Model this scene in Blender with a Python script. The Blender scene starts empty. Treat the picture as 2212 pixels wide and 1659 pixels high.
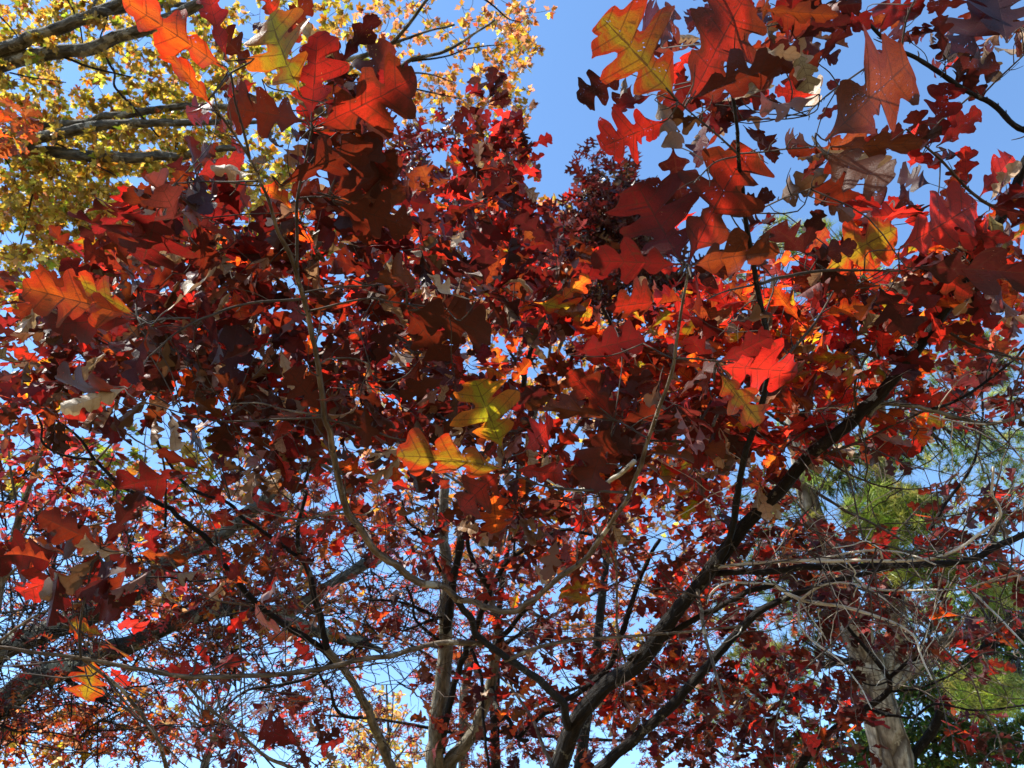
import bpy, math, random
import numpy as np
from mathutils import Vector

rng = np.random.default_rng(11)
random.seed(11)
scene = bpy.context.scene
COL = scene.collection

# ------------------------------------------------------------------ camera
PITCH = math.radians(40.0)
HFOV = math.radians(66.0)
CAM = np.array([0.0, 0.0, 1.6])
cd = bpy.data.cameras.new("camera")
cd.sensor_width = 36.0
cd.lens = 18.0 / math.tan(HFOV / 2)
cd.clip_start = 0.02
cd.clip_end = 5000
cd.dof.use_dof = True
cd.dof.focus_distance = 2.0
cd.dof.aperture_fstop = 10.0
cam = bpy.data.objects.new("camera", cd)
COL.objects.link(cam)
cam.location = CAM
cam.rotation_euler = (math.pi / 2 + PITCH, 0, 0)
scene.camera = cam

# ------------------------------------------------------------------ sky, sun, exposure
SUN_DIR = np.array([-0.60, -0.13, 0.79])
SUN_DIR /= np.linalg.norm(SUN_DIR)
sun_el = math.asin(SUN_DIR[2])
sun_az = math.atan2(SUN_DIR[0], SUN_DIR[1])
world = bpy.data.worlds.new("World")
scene.world = world
world.use_nodes = True
wn = world.node_tree.nodes
wl = world.node_tree.links
wn.clear()
sky = wn.new("ShaderNodeTexSky")
sky.sky_type = 'NISHITA'
sky.sun_disc = False
sky.sun_elevation = sun_el
sky.sun_rotation = sun_az
sky.air_density = 1.0
sky.dust_density = 0.0
sky.altitude = 2000
sky.ozone_density = 0.4
bg = wn.new("ShaderNodeBackground")
bg.inputs[1].default_value = 0.15
wo = wn.new("ShaderNodeOutputWorld")
tintn = wn.new("ShaderNodeMix")
tintn.data_type = 'RGBA'
tintn.blend_type = 'MULTIPLY'
tintn.inputs[0].default_value = 1.0
tintn.inputs[7].default_value = (0.84, 1.02, 1.10, 1)
wl.new(sky.outputs[0], tintn.inputs[6])
wl.new(tintn.outputs[2], bg.inputs[0])
wl.new(bg.outputs[0], wo.inputs[0])
sd = bpy.data.lights.new("sun", 'SUN')
sd.energy = 4.1
sd.angle = math.radians(0.53)
sd.color = (1.0, 0.95, 0.86)
sun = bpy.data.objects.new("sun", sd)
COL.objects.link(sun)
sun.rotation_euler = Vector((-SUN_DIR).tolist()).to_track_quat('-Z', 'Y').to_euler()
vs = scene.view_settings
vs.view_transform = 'Standard'
vs.look = 'None'
vs.gamma = 1.0
vs.use_curve_mapping = False
vs.exposure = 1.36
cy = scene.cycles
cy.max_bounces = 7
cy.diffuse_bounces = 4
cy.transmission_bounces = 4
cy.glossy_bounces = 2
cy.transparent_max_bounces = 10
cy.caustics_reflective = False
cy.caustics_refractive = False

# ------------------------------------------------------------------ placing helpers
F = 1106.0 / math.tan(HFOV / 2)
R_ = np.array([1.0, 0, 0])
U_ = np.array([0, -math.sin(PITCH), math.cos(PITCH)])
W_ = np.array([0, math.cos(PITCH), math.sin(PITCH)])

def P(x, y, d):
    """a world point on the line of sight of photo pixel (x, y of a 2212 wide picture), d metres ahead"""
    x = np.asarray(x, float); y = np.asarray(y, float); d = np.asarray(d, float)
    a = (x - 1106.0) / F; b = (829.5 - y) / F
    return CAM + d[..., None] * (W_ + a[..., None] * R_ + b[..., None] * U_)

OFF = dict(a=(0, 0), b=(711, 0), c=(1422, 0), d=(0, 553), e=(711, 553), f=(1422, 553),
           g=(0, 1066.5), h=(711, 1066.5), i=(1422, 1066.5), F=(0, 0))

def T(k, *pts):
    ox, oy = OFF[k]
    s = 1.0 if k == 'F' else 0.3571
    return [(ox + s * x, oy + s * y) for x, y in pts]

def norm(v):
    return v / (np.linalg.norm(v, axis=-1, keepdims=True) + 1e-12)

def empty(name, loc, label, cat, group=None):
    o = bpy.data.objects.new(name, None)
    COL.objects.link(o)
    o.location = loc
    o.empty_display_size = 0.2
    o["label"] = label
    o["category"] = cat
    if group: o["group"] = group
    return o

def mesh_obj(name, verts, quads, tris, mat, parent=None, smooth=True, attrs=None, vattrs=None):
    """one mesh object from numpy arrays; attrs colours and vattrs vectors are per vertex"""
    verts = np.asarray(verts, np.float64)
    if parent is not None:
        q = parent
        while q is not None:
            verts = verts - np.array(q.location); q = q.parent
    me = bpy.data.meshes.new(name)
    nq = 0 if quads is None else len(quads)
    nt = 0 if tris is None else len(tris)
    me.vertices.add(len(verts))
    me.vertices.foreach_set("co", verts.astype(np.float32).ravel())
    loops = []
    if nq: loops.append(np.asarray(quads).ravel())
    if nt: loops.append(np.asarray(tris).ravel())
    loops = np.concatenate(loops).astype(np.int32)
    me.loops.add(len(loops))
    me.loops.foreach_set("vertex_index", loops)
    me.polygons.add(nq + nt)
    st = np.concatenate([np.arange(nq) * 4, nq * 4 + np.arange(nt) * 3]).astype(np.int32)
    me.polygons.foreach_set("loop_start", st)
    me.polygons.foreach_set("loop_total", np.concatenate([np.full(nq, 4), np.full(nt, 3)]).astype(np.int32))
    me.polygons.foreach_set("use_smooth", np.full(nq + nt, smooth))
    me.update(calc_edges=True)
    for k, v in (attrs or {}).items():
        at = me.attributes.new(k, 'FLOAT_COLOR', 'POINT')
        at.data.foreach_set("color", np.c_[v, np.ones(len(v))].astype(np.float32).ravel())
    for k, v in (vattrs or {}).items():
        at = me.attributes.new(k, 'FLOAT_VECTOR', 'POINT')
        at.data.foreach_set("vector", np.asarray(v, np.float32).ravel())
    me.materials.append(mat)
    o = bpy.data.objects.new(name, me)
    COL.objects.link(o)
    if parent is not None:
        o.parent = parent
    return o

# ------------------------------------------------------------------ materials
def new_mat(name):
    m = bpy.data.materials.new(name)
    m.use_nodes = True
    m.node_tree.nodes.clear()
    return m, m.node_tree.nodes, m.node_tree.links

def N(nodes, t, **kw):
    n = nodes.new(t)
    for k, v in kw.items():
        if k.startswith('i_'):
            n.inputs[int(k[2:])].default_value = v
        else:
            setattr(n, k, v)
    return n

def math_(nodes, links, op, a, b=None, c=None, clamp=False):
    n = nodes.new("ShaderNodeMath"); n.operation = op; n.use_clamp = clamp
    for i, q in enumerate((a, b, c)):
        if q is None: continue
        if isinstance(q, (int, float)): n.inputs[i].default_value = q
        else: links.new(q, n.inputs[i])
    return n.outputs[0]

def mixc(nodes, links, fac, a, b, blend='MIX'):
    n = nodes.new("ShaderNodeMix"); n.data_type = 'RGBA'; n.blend_type = blend
    n.clamp_factor = True
    if isinstance(fac, (int, float)): n.inputs[0].default_value = fac
    else: links.new(fac, n.inputs[0])
    for i, q in ((6, a), (7, b)):
        if isinstance(q, tuple): n.inputs[i].default_value = (*q, 1)
        else: links.new(q, n.inputs[i])
    return n.outputs[2]

def ramp(nodes, links, fac, stops):
    n = nodes.new("ShaderNodeValToRGB")
    e = n.color_ramp.elements
    while len(e) > 1: e.remove(e[-1])
    for i, (p, c) in enumerate(stops):
        q = e[0] if i == 0 else e.new(p)
        q.position = p
        q.color = (*c, 1) if isinstance(c, tuple) else (c, c, c, 1)
    links.new(fac, n.inputs[0])
    return n.outputs[0]

def leaf_material(name, veins=True, holes=False, trans=0.62, rough=0.42, vein_n=7.0):
    """thin leaf: pigment lets sunlight through, paler underside; colours come from the leaf's own attributes"""
    m, nd, lk = new_mat(name)
    tint = N(nd, "ShaderNodeAttribute", attribute_name="tint").outputs[0]
    edge = N(nd, "ShaderNodeAttribute", attribute_name="edge").outputs[0]
    under = N(nd, "ShaderNodeAttribute", attribute_name="under").outputs[0]
    lcn = N(nd, "ShaderNodeAttribute", attribute_name="lc")
    sep = nd.new("ShaderNodeSeparateXYZ"); lk.new(lcn.outputs[1], sep.inputs[0])
    u, v, sd_ = sep.outputs
    av = math_(nd, lk, 'ABSOLUTE', v)
    comb = nd.new("ShaderNodeCombineXYZ"); lk.new(u, comb.inputs[0]); lk.new(v, comb.inputs[1]); lk.new(sd_, comb.inputs[2])
    nz = N(nd, "ShaderNodeTexNoise"); nz.inputs["Scale"].default_value = 4.0; nz.inputs["Detail"].default_value = 4.0
    lk.new(comb.outputs[0], nz.inputs["Vector"])
    nz2 = N(nd, "ShaderNodeTexNoise"); nz2.inputs["Scale"].default_value = 22.0; nz2.inputs["Detail"].default_value = 2.0
    lk.new(comb.outputs[0], nz2.inputs["Vector"])
    f = math_(nd, lk, 'MULTIPLY_ADD', nz.outputs[0], 1.5, -0.75)
    f = math_(nd, lk, 'ADD', f, av)
    f = math_(nd, lk, 'MULTIPLY_ADD', f, 1.5, -0.2, clamp=True)
    col = mixc(nd, lk, f, tint, edge)
    mot = math_(nd, lk, 'MULTIPLY_ADD', nz2.outputs[0], 0.9, 0.55)
    col = mixc(nd, lk, 1.0, col, ramp(nd, lk, mot, [(0.0, 0.0), (1.0, 1.0)]), 'MULTIPLY')
    vein = None
    if veins:
        # lc.x along the blade at the midrib, |lc.y| out along the lateral veins
        lat = math_(nd, lk, 'MULTIPLY', u, vein_n)
        lat = math_(nd, lk, 'FRACT', lat)
        lat = math_(nd, lk, 'SUBTRACT', lat, 0.5)
        lat = math_(nd, lk, 'ABSOLUTE', lat)
        latm = math_(nd, lk, 'LESS_THAN', lat, 0.05)
        mid = math_(nd, lk, 'LESS_THAN', av, 0.028)
        vein = math_(nd, lk, 'MAXIMUM', math_(nd, lk, 'MULTIPLY', latm, 0.7), mid)
        if holes:
            vn = N(nd, "ShaderNodeTexVoronoi", feature='DISTANCE_TO_EDGE'); vn.inputs["Scale"].default_value = 34.0
            lk.new(comb.outputs[0], vn.inputs["Vector"])
            net = ramp(nd, lk, vn.outputs["Distance"], [(0.0, 0.62), (0.10, 1.0)])
            col = mixc(nd, lk, 1.0, col, net, 'MULTIPLY')
            nb = N(nd, "ShaderNodeTexNoise"); nb.inputs["Scale"].default_value = 5.5; nb.inputs["Detail"].default_value = 5.0; nb.inputs["Roughness"].default_value = .7
            mpb = nd.new("ShaderNodeMapping"); mpb.inputs["Location"].default_value = (7.3, 2.1, 4.4); lk.new(comb.outputs[0], mpb.inputs[0]); lk.new(mpb.outputs[0], nb.inputs["Vector"])
            col = mixc(nd, lk, ramp(nd, lk, nb.outputs[0], [(0.56, 0.0), (0.68, 0.85)]), col, (0.10, 0.022, 0.008))
            vs2 = N(nd, "ShaderNodeTexVoronoi"); vs2.inputs["Scale"].default_value = 26.0; lk.new(mpb.outputs[0], vs2.inputs["Vector"])
            col = mixc(nd, lk, ramp(nd, lk, vs2.outputs["Distance"], [(0.10, .8), (0.16, 0.0)]), col, (0.05, 0.014, 0.008))
        col = mixc(nd, lk, math_(nd, lk, 'MULTIPLY', vein, 0.8), col, (0.07, 0.016, 0.008))
    geo = nd.new("ShaderNodeNewGeometry")
    top = mixc(nd, lk, 0.35, col, (0.05, 0.02, 0.012))
    und = mixc(nd, lk, 0.25, under, col)
    side = mixc(nd, lk, geo.outputs["Backfacing"], top, und)
    pb = nd.new("ShaderNodeBsdfPrincipled")
    lk.new(side, pb.inputs["Base Color"])
    pb.inputs["Roughness"].default_value = rough
    pb.inputs["Specular IOR Level"].default_value = 0.18 if holes else 0.3
    tb = nd.new("ShaderNodeBsdfTranslucent"); lk.new(col, tb.inputs[0])
    ms = nd.new("ShaderNodeMixShader")
    opq = N(nd, "ShaderNodeAttribute", attribute_name="opaque").outputs["Fac"]
    tf = math_(nd, lk, 'MULTIPLY', math_(nd, lk, 'SUBTRACT', 1.0, opq), trans)
    lk.new(tf, ms.inputs[0]); lk.new(pb.outputs[0], ms.inputs[1]); lk.new(tb.outputs[0], ms.inputs[2])
    out = ms.outputs[0]
    if veins:
        bp = nd.new("ShaderNodeBump"); bp.inputs["Strength"].default_value = 0.5; bp.inputs["Distance"].default_value = 0.003
        hh = math_(nd, lk, 'MULTIPLY_ADD', nz2.outputs[0], 0.6, math_(nd, lk, 'MULTIPLY', vein, 0.8))
        lk.new(hh, bp.inputs["Height"])
        lk.new(bp.outputs[0], pb.inputs["Normal"])
    if holes:
        vo = N(nd, "ShaderNodeTexVoronoi"); vo.inputs["Scale"].default_value = 16.0
        lk.new(comb.outputs[0], vo.inputs["Vector"])
        nz3 = N(nd, "ShaderNodeTexNoise"); nz3.inputs["Scale"].default_value = 2.2
        lk.new(comb.outputs[0], nz3.inputs["Vector"])
        rad = math_(nd, lk, 'MULTIPLY_ADD', nz3.outputs[0], 0.75, -0.335)
        h = math_(nd, lk, 'LESS_THAN', vo.outputs["Distance"], rad)
        tr = nd.new("ShaderNodeBsdfTransparent")
        m2 = nd.new("ShaderNodeMixShader")
        lk.new(h, m2.inputs[0]); lk.new(out, m2.inputs[1]); lk.new(tr.outputs[0], m2.inputs[2])
        out = m2.outputs[0]
    o = nd.new("ShaderNodeOutputMaterial"); lk.new(out, o.inputs[0])
    return m

def bark_material(name, dark, mid, light, ridge=1.0, lichen=0.0, lichen_col=(0.42, 0.42, 0.33), scale=1.0, plates=False):
    m, nd, lk = new_mat(name)
    at = N(nd, "ShaderNodeAttribute", attribute_name="bc")
    mp = nd.new("ShaderNodeMapping"); lk.new(at.outputs[1], mp.inputs[0])
    mp.inputs["Scale"].default_value = (scale, scale, scale * 0.22)
    n1 = N(nd, "ShaderNodeTexNoise"); n1.inputs["Scale"].default_value = 60.0; n1.inputs["Detail"].default_value = 5.0; n1.inputs["Roughness"].default_value = 0.65
    lk.new(mp.outputs[0], n1.inputs["Vector"])
    n2 = N(nd, "ShaderNodeTexNoise"); n2.inputs["Scale"].default_value = 9.0; n2.inputs["Detail"].default_value = 4.0
    lk.new(at.outputs[1], n2.inputs["Vector"])
    c = ramp(nd, lk, n1.outputs[0], [(0.30, dark), (0.5, mid), (0.72, light)])
    h = n1.outputs[0]
    if plates:
        vo = N(nd, "ShaderNodeTexVoronoi", feature='DISTANCE_TO_EDGE'); vo.inputs["Scale"].default_value = 22.0 * scale
        lk.new(mp.outputs[0], vo.inputs["Vector"])
        e = ramp(nd, lk, vo.outputs["Distance"], [(0.0, 0.0), (0.14, 1.0)])
        c = mixc(nd, lk, e, dark, c)
        h = math_(nd, lk, 'MULTIPLY_ADD', n1.outputs[0], 0.4, e)
    c = mixc(nd, lk, ramp(nd, lk, n2.outputs[0], [(0.40, 0.0), (0.65, 0.6)]), c, dark)
    if lichen > 0:
        n3 = N(nd, "ShaderNodeTexNoise"); n3.inputs["Scale"].default_value = 7.0 * scale; n3.inputs["Detail"].default_value = 6.0; n3.inputs["Roughness"].default_value = 0.7
        lk.new(at.outputs[1], n3.inputs["Vector"])
        c = mixc(nd, lk, ramp(nd, lk, n3.outputs[0], [(0.62 - 0.25 * lichen, 0.0), (0.66 - 0.25 * lichen, 1.0)]), c, lichen_col)
    bp = nd.new("ShaderNodeBump"); bp.inputs["Strength"].default_value = 0.9 * ridge; bp.inputs["Distance"].default_value = 0.02 / max(scale, .3)
    lk.new(h, bp.inputs["Height"])
    b = nd.new("ShaderNodeBsdfPrincipled"); lk.new(c, b.inputs["Base Color"]); b.inputs["Roughness"].default_value = 0.85
    b.inputs["Specular IOR Level"].default_value = 0.2
    lk.new(bp.outputs[0], b.inputs["Normal"])
    o = nd.new("ShaderNodeOutputMaterial"); lk.new(b.outputs[0], o.inputs[0])
    return m

M_LEAF_NEAR = leaf_material("oak_leaf_near", True, True)
M_LEAF_MID = leaf_material("oak_leaf", True, False, vein_n=6.0)
M_LEAF_FAR = leaf_material("small_leaf", False, False, rough=0.38)
M_NEEDLE = leaf_material("pine_needle", False, False, trans=0.45, rough=0.35)
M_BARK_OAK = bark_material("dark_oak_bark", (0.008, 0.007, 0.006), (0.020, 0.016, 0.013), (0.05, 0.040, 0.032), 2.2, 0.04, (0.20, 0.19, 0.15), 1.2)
M_BARK_STEM = bark_material("young_oak_bark", (0.04, 0.028, 0.02), (0.16, 0.12, 0.085), (0.36, 0.29, 0.21), 1.0, 0.12, (0.36, 0.34, 0.27), 1.5)
M_BARK_BARE = bark_material("bare_twig_bark", (0.28, 0.24, 0.19), (0.55, 0.50, 0.41), (0.70, 0.66, 0.56), 0.4, 0.3, (0.55, 0.53, 0.43), 1.6)
M_BARK_GREY = bark_material("grey_oak_bark", (0.04, 0.034, 0.027), (0.25, 0.22, 0.165), (0.44, 0.39, 0.30), 2.0, 0.22, (0.36, 0.35, 0.27), 0.9)
M_BARK_OLD = bark_material("old_lichen_bark", (0.035, 0.031, 0.025), (0.14, 0.13, 0.10), (0.27, 0.25, 0.20), 2.0, 0.35, (0.26, 0.26, 0.19), 0.6)
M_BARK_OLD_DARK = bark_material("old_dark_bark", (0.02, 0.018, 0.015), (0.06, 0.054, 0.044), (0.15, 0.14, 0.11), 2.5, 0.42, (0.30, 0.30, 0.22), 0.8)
M_BARK_MAPLE = bark_material("maple_bark", (0.03, 0.027, 0.022), (0.15, 0.138, 0.112), (0.34, 0.315, 0.26), 2.6, 0.3, (0.40, 0.39, 0.33), 0.5)
M_BARK_PINE = bark_material("pine_bark", (0.10, 0.075, 0.055), (0.46, 0.40, 0.31), (0.66, 0.60, 0.50), 1.2, 0.15, (0.5, 0.47, 0.39), 0.42, True)
M_TWIG = bark_material("twig_bark", (0.025, 0.018, 0.014), (0.07, 0.05, 0.038), (0.15, 0.12, 0.09), 0.3, 0.0, (0.3, 0.3, 0.2), 2.0)

# ------------------------------------------------------------------ tubes
def catmull(pts, n_per):
    pts = np.asarray(pts, float)
    if len(pts) == 2:
        t = np.linspace(0, 1, n_per + 1)[:, None]
        return pts[0] * (1 - t) + pts[1] * t
    p = np.vstack([2 * pts[0] - pts[1], pts, 2 * pts[-1] - pts[-2]])
    out = []
    for i in range(1, len(p) - 2):
        t = np.linspace(0, 1, n_per, endpoint=False)[:, None]
        a, b, c, d = p[i - 1], p[i], p[i + 1], p[i + 2]
        out.append(0.5 * (2 * b + (c - a) * t + (2 * a - 5 * b + 4 * c - d) * t ** 2 + (3 * b - a - 3 * c + d) * t ** 3))
    out.append(p[-2][None])
    return np.vstack(out)

def tube(path, rad, sides=8, rough=0.0, knots=0.0):
    """verts, quads, bark coordinates of a tapering tube"""
    path = np.asarray(path, float); rad = np.asarray(rad, float)
    n = len(path)
    tan = norm(np.gradient(path, axis=0))
    ref = np.array([0.31, 0.17, 0.93]) if abs(tan[0] @ np.array([0.31, 0.17, 0.93])) < 0.9 else np.array([1.0, 0, 0])
    e1 = np.zeros((n, 3)); e2 = np.zeros((n, 3))
    a = norm(ref - (ref @ tan[0]) * tan[0])
    for k in range(n):
        a = norm(a - (a @ tan[k]) * tan[k])
        e1[k] = a; e2[k] = np.cross(tan[k], a)
    th = np.linspace(0, 2 * np.pi, sides, endpoint=False)
    s = np.r_[0, np.cumsum(np.linalg.norm(np.diff(path, axis=0), axis=1))]
    rr = rad[:, None] * np.ones(sides)[None]
    if rough > 0:
        ph = rng.uniform(0, 6.28, 6)
        sc = max(rad.mean(), 1e-3)
        g = sum(np.sin(k * th[None] + ph[k] + s[:, None] * (0.35 + .2 * k) / sc * 0.3) / (k ** .7) for k in range(1, 5))
        rr = rr * (1 + rough * 0.35 * g + rough * 0.5 * rng.normal(0, .25, (n, sides)))
    if knots > 0:
        rr = rr * (1 + knots * (rng.random(n) < 0.18)[:, None])
    v = path[:, None] + rr[..., None] * (np.cos(th)[None, :, None] * e1[:, None] + np.sin(th)[None, :, None] * e2[:, None])
    idx = np.arange(n * sides).reshape(n, sides)
    q = np.stack([idx[:-1], np.roll(idx[:-1], -1, 1), np.roll(idx[1:], -1, 1), idx[1:]], -1).reshape(-1, 4)
    off = rng.uniform(0, 50, 3)
    bc = np.stack([np.cos(th)[None] * rr, np.sin(th)[None] * rr, s[:, None] * np.ones(sides)[None]], -1).reshape(-1, 3) + off
    v = v.reshape(-1, 3)
    # close both ends
    v = np.vstack([v, path[0], path[-1] + tan[-1] * rad[-1] * .6]); bc = np.vstack([bc, bc[0], bc[-1]])
    t0 = np.stack([np.full(sides, n * sides), np.roll(idx[0], -1), idx[0]], -1)
    t1 = np.stack([np.full(sides, n * sides + 1), idx[-1], np.roll(idx[-1], -1)], -1)
    return v, q, np.vstack([t0, t1]), bc

class Tubes:
    def __init__(s): s.v = []; s.q = []; s.t = []; s.b = []; s.n = 0
    def add(s, path, rad, sides=5, **kw):
        v, q, t, b = tube(path, rad, sides, **kw)
        s.v.append(v); s.q.append(q + s.n); s.t.append(t + s.n); s.b.append(b); s.n += len(v)
    def build(s, name, mat, parent):
        if not s.v: return None
        return mesh_obj(name, np.vstack(s.v), np.vstack(s.q), np.vstack(s.t), mat, parent, True, None, {"bc": np.vstack(s.b)})

# ------------------------------------------------------------------ leaf shapes
OAK = [(0, .008), (.07, .012), (.16, .04), (.23, .10), (.28, .155), (.325, .18), (.365, .17), (.39, .13), (.405, .078), (.44, .085), (.48, .165), (.53, .25),
       (.58, .30), (.63, .30), (.66, .255), (.667, .19), (.665, .105), (.70, .09), (.74, .15), (.79, .225), (.84, .25), (.88, .23), (.90, .18),
       (.91, .13), (.935, .12), (.965, .112), (.99, .07), (1, 0)]
OAK2 = [(0, .008), (.09, .018), (.20, .06), (.30, .125), (.36, .15), (.40, .14), (.43, .105), (.46, .085), (.50, .11), (.55, .18), (.61, .25), (.67, .275), (.71, .25),
        (.735, .195), (.745, .145), (.78, .13), (.82, .17), (.87, .215), (.91, .205), (.93, .16), (.945, .12), (.97, .105), (.99, .06), (1, 0)]
PIN = [(0, .006), (.08, .008), (.16, .03), (.24, .19), (.27, .20), (.27, .09), (.31, .04), (.37, .05), (.46, .30), (.50, .345), (.535, .29),
       (.51, .14), (.55, .055), (.61, .06), (.70, .235), (.75, .30), (.78, .24), (.75, .12), (.79, .06), (.86, .12), (.91, .13), (.90, .06), (1, 0)]

def oak_template(ctrl, n_mar, ncol, seed, jit=0.16, smooth=True):
    r = np.random.default_rng(seed)
    sides = []
    for sgn in (1, -1):
        c = np.array(ctrl, float)
        lob = np.interp(c[:, 0], np.linspace(0, 1, 7), r.uniform(1 - jit * 1.5, 1 + jit * 1.3, 7))
        c[:, 1] *= lob
        c[1:-1, 0] += r.normal(0, 0.012, len(c) - 2) + 0.02 * r.normal()
        c[:, 0] = np.clip(c[:, 0], 0, 1)
        cur = catmull(c, max(1, int(round(n_mar / (len(c) - 1))))) if smooth else c
        rag = r.normal(0, 1, len(cur)); rag = (rag + np.roll(rag, 1)) / 2
        cur[:, 1] *= 1 + .05 * rag
        if ncol >= 2 and r.random() < .22:      # a torn or eaten bite out of the margin
            p0 = r.uniform(.4, .95); cur[:, 1] *= 1 - r.uniform(.35, .8) * np.exp(-((cur[:, 0] - p0) / r.uniform(.02, .06)) ** 2)
        cur[:, 1] = np.maximum(cur[:, 1], 0.004)
        cur[-1] = (1, 0.0)
        mu = np.maximum.accumulate(np.clip(cur[:, 0] - 0.55 * cur[:, 1], 0, 1))
        mu = mu + np.linspace(0, 1e-3, len(mu)); mu[-1] = 1
        m = len(cur)
        V = []; L = []
        for k in range(ncol + 1):
            f = k / ncol
            V.append(np.c_[mu * (1 - f) + cur[:, 0] * f, sgn * cur[:, 1] * f])
            L.append(np.c_[mu, sgn * np.full(m, f)])
        idx = np.arange((ncol + 1) * m).reshape(ncol + 1, m)
        q = np.stack([idx[:-1, :-1], idx[:-1, 1:], idx[1:, 1:], idx[1:, :-1]], -1).reshape(-1, 4)
        if sgn > 0: q = q[:, ::-1]
        # winding set so the blade's upper face is +z
        sides.append((np.vstack(V), np.vstack(L), q))
    V = np.vstack([sides[0][0], sides[1][0]]); L = np.vstack([sides[0][1], sides[1][1]])
    Q = np.vstack([sides[0][2], sides[1][2] + len(sides[0][0])])
    a = V[Q[:, 0]]; b = V[Q[:, 1]]; c = V[Q[:, 2]]; d = V[Q[:, 3]]
    area = (c[:, 0] - a[:, 0]) * (d[:, 1] - b[:, 1]) - (c[:, 1] - a[:, 1]) * (d[:, 0] - b[:, 0])
    Q = np.where((area < 0)[:, None], Q[:, ::-1], Q)
    return V, L, Q, None

def star_template(kind, seed):
    r = np.random.default_rng(seed)
    if kind == 'maple':
        o = [(-2.6, .28), (-2.1, .42), (-1.75, .30), (-1.35, .62), (-1.05, .58), (-.78, .36), (-.45, .62), (-.12, .74), (0, .86), (.12, .74), (.45, .62), (.78, .36),
             (1.05, .58), (1.35, .62), (1.75, .30), (2.1, .42), (2.6, .28)]
        c = np.array([.30, 0])
        pts = np.array([(c[0] + q * math.cos(t) * .85, q * math.sin(t) * .72) for t, q in o])
    else:   # simple oval leaf
        pts = np.array([(0, 0), (.25, .2), (.5, .27), (.75, .19), (1, 0), (.75, -.19), (.5, -.27), (.25, -.2)])[::1]
        c = np.array([.5, 0])
    pts = pts * (1 + r.normal(0, .06, pts.shape))
    V = np.vstack([c, pts]); n = len(pts)
    ang = np.arctan2(V[:, 1], V[:, 0] - c[0])
    L = np.c_[V[:, 0], np.r_[0, np.ones(n)] * np.sign(V[:, 1] + 1e-9)]
    i = np.arange(n)
    Tq = np.stack([np.zeros(n, int), 1 + i, 1 + (i + 1) % n], -1)
    a, b, d = V[Tq[:, 0]], V[Tq[:, 1]], V[Tq[:, 2]]
    ar = (b[:, 0] - a[:, 0]) * (d[:, 1] - a[:, 1]) - (b[:, 1] - a[:, 1]) * (d[:, 0] - a[:, 0])
    Tq = np.where((ar < 0)[:, None], Tq[:, ::-1], Tq)
    return V, L, None, Tq

TPL = {
    'oak': [oak_template(OAK if k % 2 else OAK2, 24, 1, 100 + k) for k in range(8)],
    'pin': [oak_template(PIN, 22, 1, 200 + k, .12, False) for k in range(5)],
    'maple': [star_template('maple', 300 + k) for k in range(5)],
    'oval': [star_template('oval', 400 + k) for k in range(3)],
}

def leaf_mesh(name, tpls, L, mat, parent, smooth=True):
    """L: dict of per leaf arrays base, axis, top, length, width, bend, fold, curl, twist, wave, tint, edge, under, opaque"""
    n = len(L['length'])
    if n == 0: return None
    pick = rng.integers(0, len(tpls), n)
    Vs, Qs, Ts, C1, C2, C3, LC, OP = [], [], [], [], [], [], [], []
    base_i = 0
    for ti, (V, lc, Q, TT) in enumerate(tpls):
        s = np.where(pick == ti)[0]
        if len(s) == 0: continue
        k = len(s); nv = len(V)
        ax = norm(L['axis'][s]); tp = L['top'][s]; tp = norm(tp - (tp * ax).sum(1, keepdims=True) * ax)
        sd = np.cross(tp, ax)
        ln = L['length'][s][:, None]; wd = L['width'][s][:, None]
        u = V[None, :, 0]; w = V[None, :, 1]
        bend = L['bend'][s][:, None] + 1e-4; curl = L['curl'][s][:, None] + 1e-4
        yy = np.sin(curl * w * 2) / (curl * 2); zc = (1 - np.cos(curl * w * 2)) / (curl * 2)
        zc = zc + L['fold'][s][:, None] * np.abs(w) + L['wave'][s][:, None] * np.sin(9 * u + 17 * L['twist'][s][:, None] + np.sign(w) * 1.2) * np.abs(w)
        tw = L['twist'][s][:, None] * (u - .3)
        y2 = yy * np.cos(tw) - zc * np.sin(tw); z2 = yy * np.sin(tw) + zc * np.cos(tw)
        th = bend * u
        x3 = np.sin(th) / bend + z2 * np.sin(th)
        z3 = -(1 - np.cos(th)) / bend + z2 * np.cos(th)
        X = (L['base'][s][:, None] + ln[..., None] * (x3[..., None] * ax[:, None] + (y2 * wd)[..., None] * sd[:, None] + z3[..., None] * tp[:, None]))
        Vs.append(X.reshape(-1, 3))
        offs = base_i + np.arange(k)[:, None, None] * nv
        if Q is not None: Qs.append((Q[None] + offs).reshape(-1, 4))
        if TT is not None: Ts.append((TT[None] + offs).reshape(-1, 3))
        C1.append(np.repeat(L['tint'][s], nv, 0)); C2.append(np.repeat(L['edge'][s], nv, 0)); C3.append(np.repeat(L['under'][s], nv, 0))
        seed = rng.uniform(0, 300, k)
        LC.append(np.concatenate([np.repeat(lc[None], k, 0), np.broadcast_to(seed[:, None, None], (k, nv, 1))], -1).reshape(-1, 3))
        op = np.repeat(L['opaque'][s], nv); OP.append(np.stack([op] * 3, -1))
        base_i += k * nv
    return mesh_obj(name, np.vstack(Vs), np.vstack(Qs) if Qs else None, np.vstack(Ts) if Ts else None, mat, parent, smooth,
                    {"tint": np.vstack(C1), "edge": np.vstack(C2), "under": np.vstack(C3), "opaque": np.vstack(OP)}, {"lc": np.vstack(LC)})

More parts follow.
